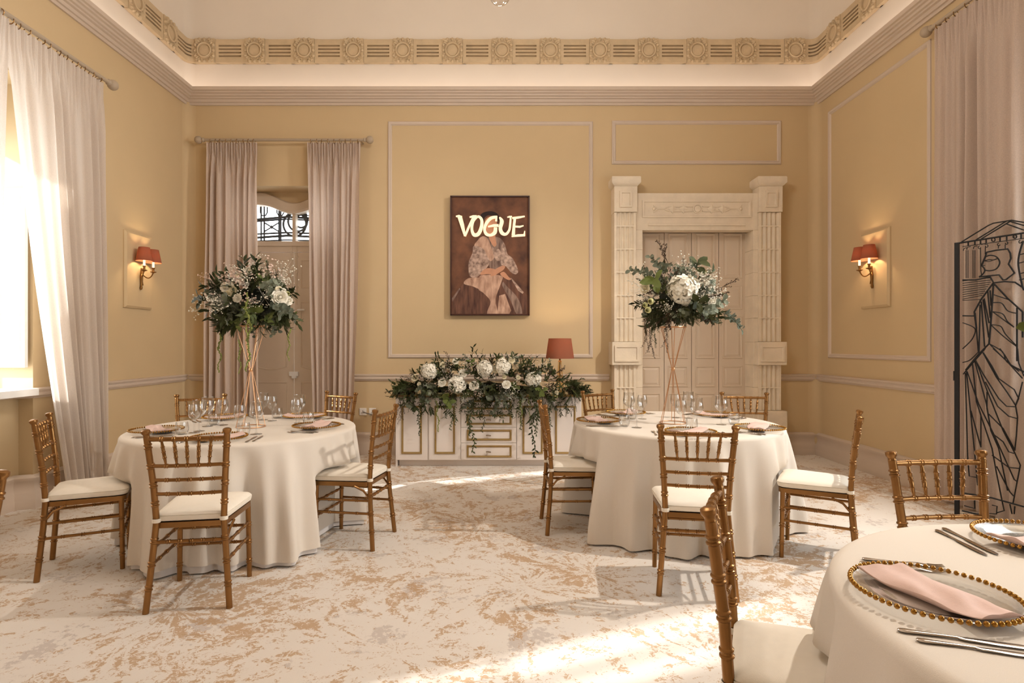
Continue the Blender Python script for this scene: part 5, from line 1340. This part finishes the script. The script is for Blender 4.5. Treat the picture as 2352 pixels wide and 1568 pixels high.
# long arrangement spilling over the sideboard
rr = random.Random(77)
YG2 = 6.34
sa = tag(empty('flower_garland', (PX(1120, YG2), YG2, ZSB)), 'long white flower and greenery arrangement spilling over the sideboard', 'flowers', 'flower arrangements')
MB().rows([[(x, (0.085*math.cos(2*PI*k/12))*(1-0.5*abs(x)/0.7)+0.03, 0.002+(0.065+0.060*math.sin(2*PI*k/12))*(1-0.6*abs(x)/0.7)) for k in range(12)] for x in [-0.70+1.40*j/10 for j in range(11)]], True, True, True).build('moss_base', FOAM, sa, True)
def hump(px):                                           # height of the silhouette in pixels above the sideboard top
    t = (px-1125)/205.0; return max(0.0, 1-abs(t)**2.2)
for k in range(330):
    px = 922+406*rr.random(); hh_ = hump(px); t = (px-1125)/205.0
    z = ZSB + 0.05 + rr.random()*0.30*hh_; y = YG2 - rr.uniform(-0.06, 0.12)*(1.0 if z > ZSB+0.1 else 1.3)
    kind = rr.choice(['leaf_branch', 'leaf_branch', 'eucalyptus_sprig', 'twig_sprig', 'gypsophila_spray' if rr.random() < 0.5 else 'leaf_branch', 'broad_leaf', 'leaf_branch', 'waxflower_spray' if rr.random() < 0.5 else 'eucalyptus_sprig'])
    if abs(t) > 0.72: kind = rr.choice(['leaf_branch', 'twig_sprig', 'palm_frond', 'leaf_branch'])
    d = Vector((t*1.2+rr.uniform(-.6, .6), -0.9+rr.uniform(-.5, .7), (0.9*hh_ if z > ZSB+0.14 else -0.25)+rr.uniform(-.4, .4)))
    place(sa, kind, (PX(px, y), y, z), d, rr, rr.uniform(0.65, 0.95))
for px, py, s_ in ((1070, 838, 0.9), (1090, 835, 0.8), (1115, 832, 0.7), (1130, 835, 0.7), (1160, 835, 0.8), (1165, 845, 0.9), (1187, 835, 0.8), (1030, 850, 0.8), (1215, 860, 0.9), (1230, 870, 1.0)):
    place(sa, rr.choice(['eucalyptus_sprig', 'twig_sprig', 'broad_leaf']), atY(px, py+18, YG2-0.02), (rr.uniform(-.25, .25), -0.1, 1), rr, s_)
YB2 = YG2-0.17
for kind, px, py, s_ in (('hydrangea', 985, 852, 1.3), ('hydrangea', 1050, 882, 1.45), ('hydrangea', 1113, 846, 1.35), ('hydrangea', 1155, 842, 1.3), ('hydrangea', 1225, 872, 1.3),
        ('rose', 954, 868, 1.5), ('rose', 1016, 880, 1.6), ('rose', 1064, 858, 1.7), ('rose', 1089, 887, 1.9), ('rose', 1163, 884, 1.7), ('rose', 1047, 830, 1.3), ('rose', 1017, 838, 1.2), ('rose', 1138, 850, 1.3), ('rose', 1175, 828, 1.3), ('rose', 1190, 867, 0.9), ('rose', 1158, 866, 0.9), ('rose', 1278, 902, 0.9), ('green_bud', 1277, 912, 1.2), ('rose', 963, 882, 0.8), ('rose', 1120, 913, 0.6)):
    p = atY(px, py, YB2+0.03*rr.random()); place(sa, kind, p, ((px-1120)/500, -1, 0.45), rr, s_*(0.66 if kind == 'rose' else 0.95))
for px, py in ((1175, 905), (1180, 895), (1072, 905), (1065, 915), (1182, 880), (1040, 862), (1160, 908)): place(sa, 'gypsophila_spray', atY(px, py, YB2+0.10), (rr.uniform(-.3, .3), -1, 0.1), rr, 0.9)
for px, py in ((975, 885), (985, 895), (965, 905), (1000, 880), (1125, 905), (1145, 900), (1085, 915), (1140, 915), (950, 925), (1155, 905)): place(sa, 'eucalyptus_sprig', atY(px, py, YB2+0.06), (rr.uniform(-.4, .4), -1, -0.5), rr, 0.95)
for px, py in ((1215, 885), (1228, 890), (1245, 892), (1025, 905), (1030, 920)): o = place(sa, 'broad_leaf', atY(px, py, YB2+0.03), (rr.uniform(-.3, .3), -1, -0.3), rr, 1.0)
for k in range(110):                                    # foliage falling over the front edge
    px = 930+385*rr.random(); y = YQ-0.05-0.05*rr.random(); z = ZSB + rr.uniform(-0.17, 0.10)*(0.6+0.4*hump(px))
    kind = rr.choice(['leaf_branch', 'leaf_branch', 'eucalyptus_sprig', 'twig_sprig', 'palm_frond', 'leaf_branch'])
    place(sa, kind, (PX(px, y), y+0.05, z), (rr.uniform(-.6, .6), -0.55, rr.uniform(-1.2, -0.2)), rr, rr.uniform(0.55, 0.85))
for px, py, pb in ((960, 925, 1000), (970, 905, 960), (1035, 910, 985), (1045, 915, 975), (1080, 920, 1038), (1074, 925, 1000), (1113, 915, 990), (1105, 905, 950), (1195, 910, 985), (1225, 910, 1048), (1232, 900, 1000), (1265, 905, 985), (1025, 905, 960), (950, 905, 950), (1000, 905, 940), (1060, 905, 950)):
    hang(sa, 'trailing_vine', atY(px, py, YQ-0.075-0.03*rr.random()), rr, (pb-py)*YQ/F/0.45)
for px, py, pb in ((1003, 920, 990), (1196, 905, 975), (1215, 900, 955)): hang(sa, 'amaranth_tassel', atY(px, py, YQ-0.085), rr, (pb-py)*YQ/F/0.30)
for px, py, pb in ((918, 905, 965), (925, 900, 950), (935, 895, 940), (1300, 905, 950), (1312, 903, 945), (1320, 905, 940), (1285, 905, 935), (945, 900, 930)): hang(sa, 'rosemary_trail', atY(px, py, YQ-0.06), rr, (pb-py)*YQ/F/0.26)

# arrangement of the nearest table: it stands just outside the right edge, one eucalyptus leaf reaches in
NX, NY, NZ = 1.50, 1.20, 1.50
flower_stand(NX, NY, 1.42, 'gold wire stand on the nearest table, just outside the right edge')
na = tag(empty('flower_arrangement', (NX, NY, 1.42)), 'eucalyptus leaf reaching in at the right edge', 'flowers', 'flower arrangements')
MB().ball((0, 0, 0.07), 0.12, 14, 9, 0.7).build('moss_base', FOAM, na, True)
for k in range(90):
    z = 1-2*(k+0.5)/90; a = k*2.39996; d = Vector((math.sqrt(1-z*z)*math.cos(a), math.sqrt(1-z*z)*math.sin(a), z))
    kind = rr.choice(['leaf_branch', 'eucalyptus_sprig', 'palm_frond', 'gypsophila_spray', 'rose', 'broad_leaf'])
    ln = {'leaf_branch': 0.30, 'eucalyptus_sprig': 0.25, 'palm_frond': 0.29, 'gypsophila_spray': 0.18, 'rose': 0.05, 'broad_leaf': 0.19}[kind]*0.8
    b_ = Vector((NX, NY, NZ)) + d*(0.12 if kind != 'rose' else 0.2); t_ = b_ + d*ln
    if z < -0.7 or t_.x < 0.94*t_.y + 0.05: continue
    place(na, kind, b_, d + Vector((0.05, -0.05, 0)), rr, 0.8)
tip = Vector((1.285, 1.40, PZ(757, 1.40)))
mb = MB(); p0_ = Vector((NX-0.05, NY+0.05, NZ-0.02)); p1_ = tip + Vector((0.030, -0.012, 0.004))
st_ = [p0_, p0_.lerp(p1_, 0.5)+Vector((0, 0, 0.012)), p1_]
mb.tube([p - na.location for p in st_], [0.002, 0.0018, 0.001], 5)
mb.build('leaf_stalk', EUC, na, True)
for k in range(5):                                     # round leaves in pairs along the stalk
    p = p0_.lerp(p1_, 0.25+0.13*k)+Vector((0, 0, 0.008))
    for e in (-1, 1):
        lf_ = MB(); leaf(lf_, p-na.location, (-0.3, 0.4, e*0.9+0.2), (0.5, -0.7, 0.2), 0.036, 0.030, 'round', 0.15); lf_.build('eucalyptus_leaf', EUC, na, 2)
lf_ = MB(); leaf(lf_, tip+Vector((0.030, -0.012, 0.003))-na.location, (-1, 0.15, 0.04), (0.15, -0.8, 0.55), 0.052, 0.036, 'round', 0.05)
lf_.build('eucalyptus_leaf', BRG, na, 2)

# ================================================================ BLACK WROUGHT SCREEN
SA_, SB_ = Vector((3.57, 4.46)), Vector((3.775, 4.15))
fsn = tag(empty('folding_screen', (SA_.x, SA_.y, 0)), 'black iron folding screen drawn with a woman in profile, at the right edge', 'screen')
sdir = (SB_-SA_).normalized()
fsn.rotation_euler = (0, 0, math.atan2(sdir.y, sdir.x))
def onscreen(u, v):
    """photo pixel to the screen's own plane (along, up)"""
    dx, dy = (u-CX)/F, 1.0
    # solve SA + t*sdir = k*(dx,1)
    den = dx*sdir.y - sdir.x*dy
    k = (SA_.x*sdir.y - SA_.y*sdir.x)/(dx*sdir.y - dy*sdir.x)
    t = (Vector((dx*k, k))-SA_).dot(sdir)
    return (t, 0, H+(CY-v)*k/F)
def sc_line(pts, r_=0.004, smooth=False, name='wire'):
    if smooth: pts = cubic(pts, 5)
    return MB().tube([onscreen(*p) for p in pts], r_, 6).build(name, BLACKM, fsn, True)
A3 = lambda u, v, s=1068/252.0: (2100+u/s, 480+v/s)      # coordinates read off two enlarged studies
B3 = lambda u, v, s=988/252.0: (2100+u/s, 800+v/s)
def a3(*p): return [A3(x, y) for x, y in p]
def b3(*p): return [B3(x, y) for x, y in p]
t0_ = onscreen(2208, 556)[2]
MB().box(-0.014, 0.014, -0.012, 0.012, 0, t0_).build('post', BLACKM, fsn)
wS = (SB_-SA_).length + 0.03
MB().box(wS+0.075-0.014, wS+0.075+0.014, -0.012, 0.012, 0, t0_).build('post', BLACKM, fsn)
MB().box(-0.02, -0.014, -0.015, 0.015, onscreen(2203, 874)[2], onscreen(2203, 852)[2]).build('hinge', BLACKM, fsn)
sc_line(a3((430, 332), (1068, 232)), 0.007, name='rail'); sc_line(a3((470, 365), (1068, 285)), 0.003, name='rail')
sc_line(b3((440, 1300), (700, 1345), (988, 1425)), 0.006, name='rail'); sc_line(b3((430, 1460), (600, 1500)), 0.006, name='rail'); sc_line([(2213, 1180), (2352, 1212)], 0.006, name='rail')
for pts in (a3((460, 320), (720, 160), (770, 138), (940, 110)), a3((600, 300), (900, 115)), a3((650, 292), (945, 112)), a3((940, 108), (1068, 130)), a3((930, 120), (1068, 160)), a3((900, 145), (1068, 205))): sc_line(pts, 0.005)
for u in (525, 590, 645, 700, 835, 900, 1040): sc_line(a3((u, 318-(u-470)*0.155), (u, 362-(u-470)*0.13)), 0.005)
for cu, cv_ in ((770, 298), (980, 268)): sc_line([A3(cu+17*math.cos(2*PI*k/16), cv_+17*math.sin(2*PI*k/16)) for k in range(17)], 0.004)
for c0 in ((478, 405), (510, 395), (575, 388)): sc_line(a3((c0[0], c0[1]), (c0[0]+8, c0[1]-22), (c0[0]+40, c0[1]-30)), 0.003, True)
for u in (505, 522, 572, 590): sc_line(a3((u, 400), (u, 672)), 0.0025)
for c, s in (((635, 372), 1), ((705, 358), -1), ((822, 345), 1), ((898, 330), -1), ((1030, 318), 1)):
    sc_line([A3(c[0]+s*(12*math.cos(a)), c[1]+14*math.sin(a)) for a in [k*0.5 for k in range(11)]], 0.003)
for pts in (a3((650, 345), (680, 338), (700, 345)), a3((645, 380), (648, 600), (655, 640)), a3((692, 370), (690, 440)), a3((820, 350), (818, 385)), a3((885, 345), (885, 385))): sc_line(pts, 0.003)
# head in profile
sc_line(a3((655, 550), (690, 470), (705, 420), (800, 400), (910, 388), (935, 430), (940, 480), (918, 535), (975, 622), (895, 685), (865, 690), (825, 640), (740, 648), (630, 660)), 0.006)
sc_line(a3((655, 550), (680, 575), (685, 605), (660, 640), (630, 660)), 0.005, True)
sc_line(a3((690, 465), (740, 450), (800, 465), (832, 520), (800, 580), (740, 600), (690, 595)), 0.005, True)
sc_line(a3((680, 505), (730, 492), (770, 495), (812, 480)), 0.004, True); sc_line(a3((690, 505), (720, 510), (760, 502)), 0.003, True); sc_line(a3((655, 552), (690, 548)), 0.003)
for k in range(9): sc_line(a3((470, 700+22*k), (745-(0 if k < 2 else (k-2)*14), 668+21.5*k)), 0.003)
sc_line(a3((470, 888), (660, 880)), 0.003)
for pts in (a3((470, 690), (600, 690), (735, 658)), a3((735, 655), (772, 715), (650, 880), (585, 1000), (605, 1160)), a3((772, 715), (745, 1110), (728, 1310)), a3((772, 718), (880, 705), (980, 712), (1060, 765)), a3((780, 730), (900, 860), (1055, 1000)),
            a3((1000, 960), (1000, 1480)), a3((1055, 1000), (1055, 1250)), a3((470, 1038), (580, 1040))): sc_line(pts, 0.006)
for pts in (a3((640, 930), (630, 1410)), a3((652, 900), (685, 1340)), a3((680, 870), (728, 1110), (738, 1100)), a3((715, 800), (740, 1060)), a3((738, 790), (748, 940)), a3((592, 1010), (625, 1400)), a3((670, 880), (725, 1250))): sc_line(pts, 0.005)
for pts in (a3((770, 832), (930, 885)), a3((770, 910), (850, 915), (910, 990), (1000, 1015)), a3((765, 998), (860, 1020), (905, 1090), (970, 1148)), a3((765, 1000), (860, 1070), (970, 1150)), a3((750, 1125), (840, 1140), (890, 1220), (1000, 1335)), a3((750, 1130), (870, 1240), (1000, 1340)),
            a3((730, 1310), (860, 1390), (905, 1490), (1068, 1580)), a3((730, 1310), (880, 1460), (1020, 1580))): sc_line(pts, 0.004, True)
sc_line(a3((470, 1105), (560, 1140), (595, 1180), (560, 1270), (470, 1360)), 0.004, True); sc_line(a3((470, 1492), (540, 1470), (620, 1395)), 0.004, True); sc_line(a3((728, 1310), (620, 1420), (500, 1568)), 0.006)
sc_line(a3((1060, 310), (1020, 450), (1015, 560), (1050, 740), (1068, 790)), 0.006, True)
for v in (445, 525, 630, 690): sc_line(a3((1022, v), (1068, v-12)), 0.004)
# skirt folds below
for pts in (b3((440, 232), (640, 0)), b3((460, 220), (480, 960), (495, 1150), (560, 1160)), b3((470, 205), (500, 500), (545, 950), (570, 1230), (640, 1270)), b3((475, 205), (580, 500), (720, 780), (900, 1180), (930, 1200)), b3((525, 140), (560, 480), (600, 600), (600, 890)), b3((545, 115), (650, 500), (690, 740), (760, 900), (840, 1280)),
            b3((555, 110), (660, 390), (800, 740), (905, 940), (955, 1050), (890, 1390)), b3((620, 40), (740, 260), (840, 400), (912, 512), (930, 620), (920, 780), (905, 920)), b3((560, 120), (620, 230), (760, 450), (830, 520), (905, 525)), b3((620, 35), (700, 160), (760, 270), (900, 370), (940, 450), (912, 515)),
            b3((710, 0), (830, 110), (975, 270)), b3((770, 0), (815, 60), (870, 150), (988, 215)), b3((655, 390), (655, 540), (690, 740)), b3((640, 300), (750, 520), (850, 610), (925, 630)), b3((585, 560), (700, 900), (740, 1120), (790, 1370), (810, 1460), (740, 1480)), b3((510, 560), (600, 890)),
            b3((670, 590), (800, 720), (905, 915)), b3((710, 770), (800, 840), (850, 930), (900, 945)), b3((700, 960), (850, 1070), (945, 1080)), b3((740, 1060), (860, 1290), (895, 1330)), b3((975, 300), (940, 440), (912, 512)), b3((930, 0), (940, 130), (988, 250)), b3((640, 1330), (640, 1480), (740, 1490), (745, 1420), (700, 1410)), b3((540, 1320), (545, 1440), (450, 1415)), b3((860, 1400), (880, 1490)), b3((905, 1420), (900, 1490))): sc_line(pts, 0.0045)
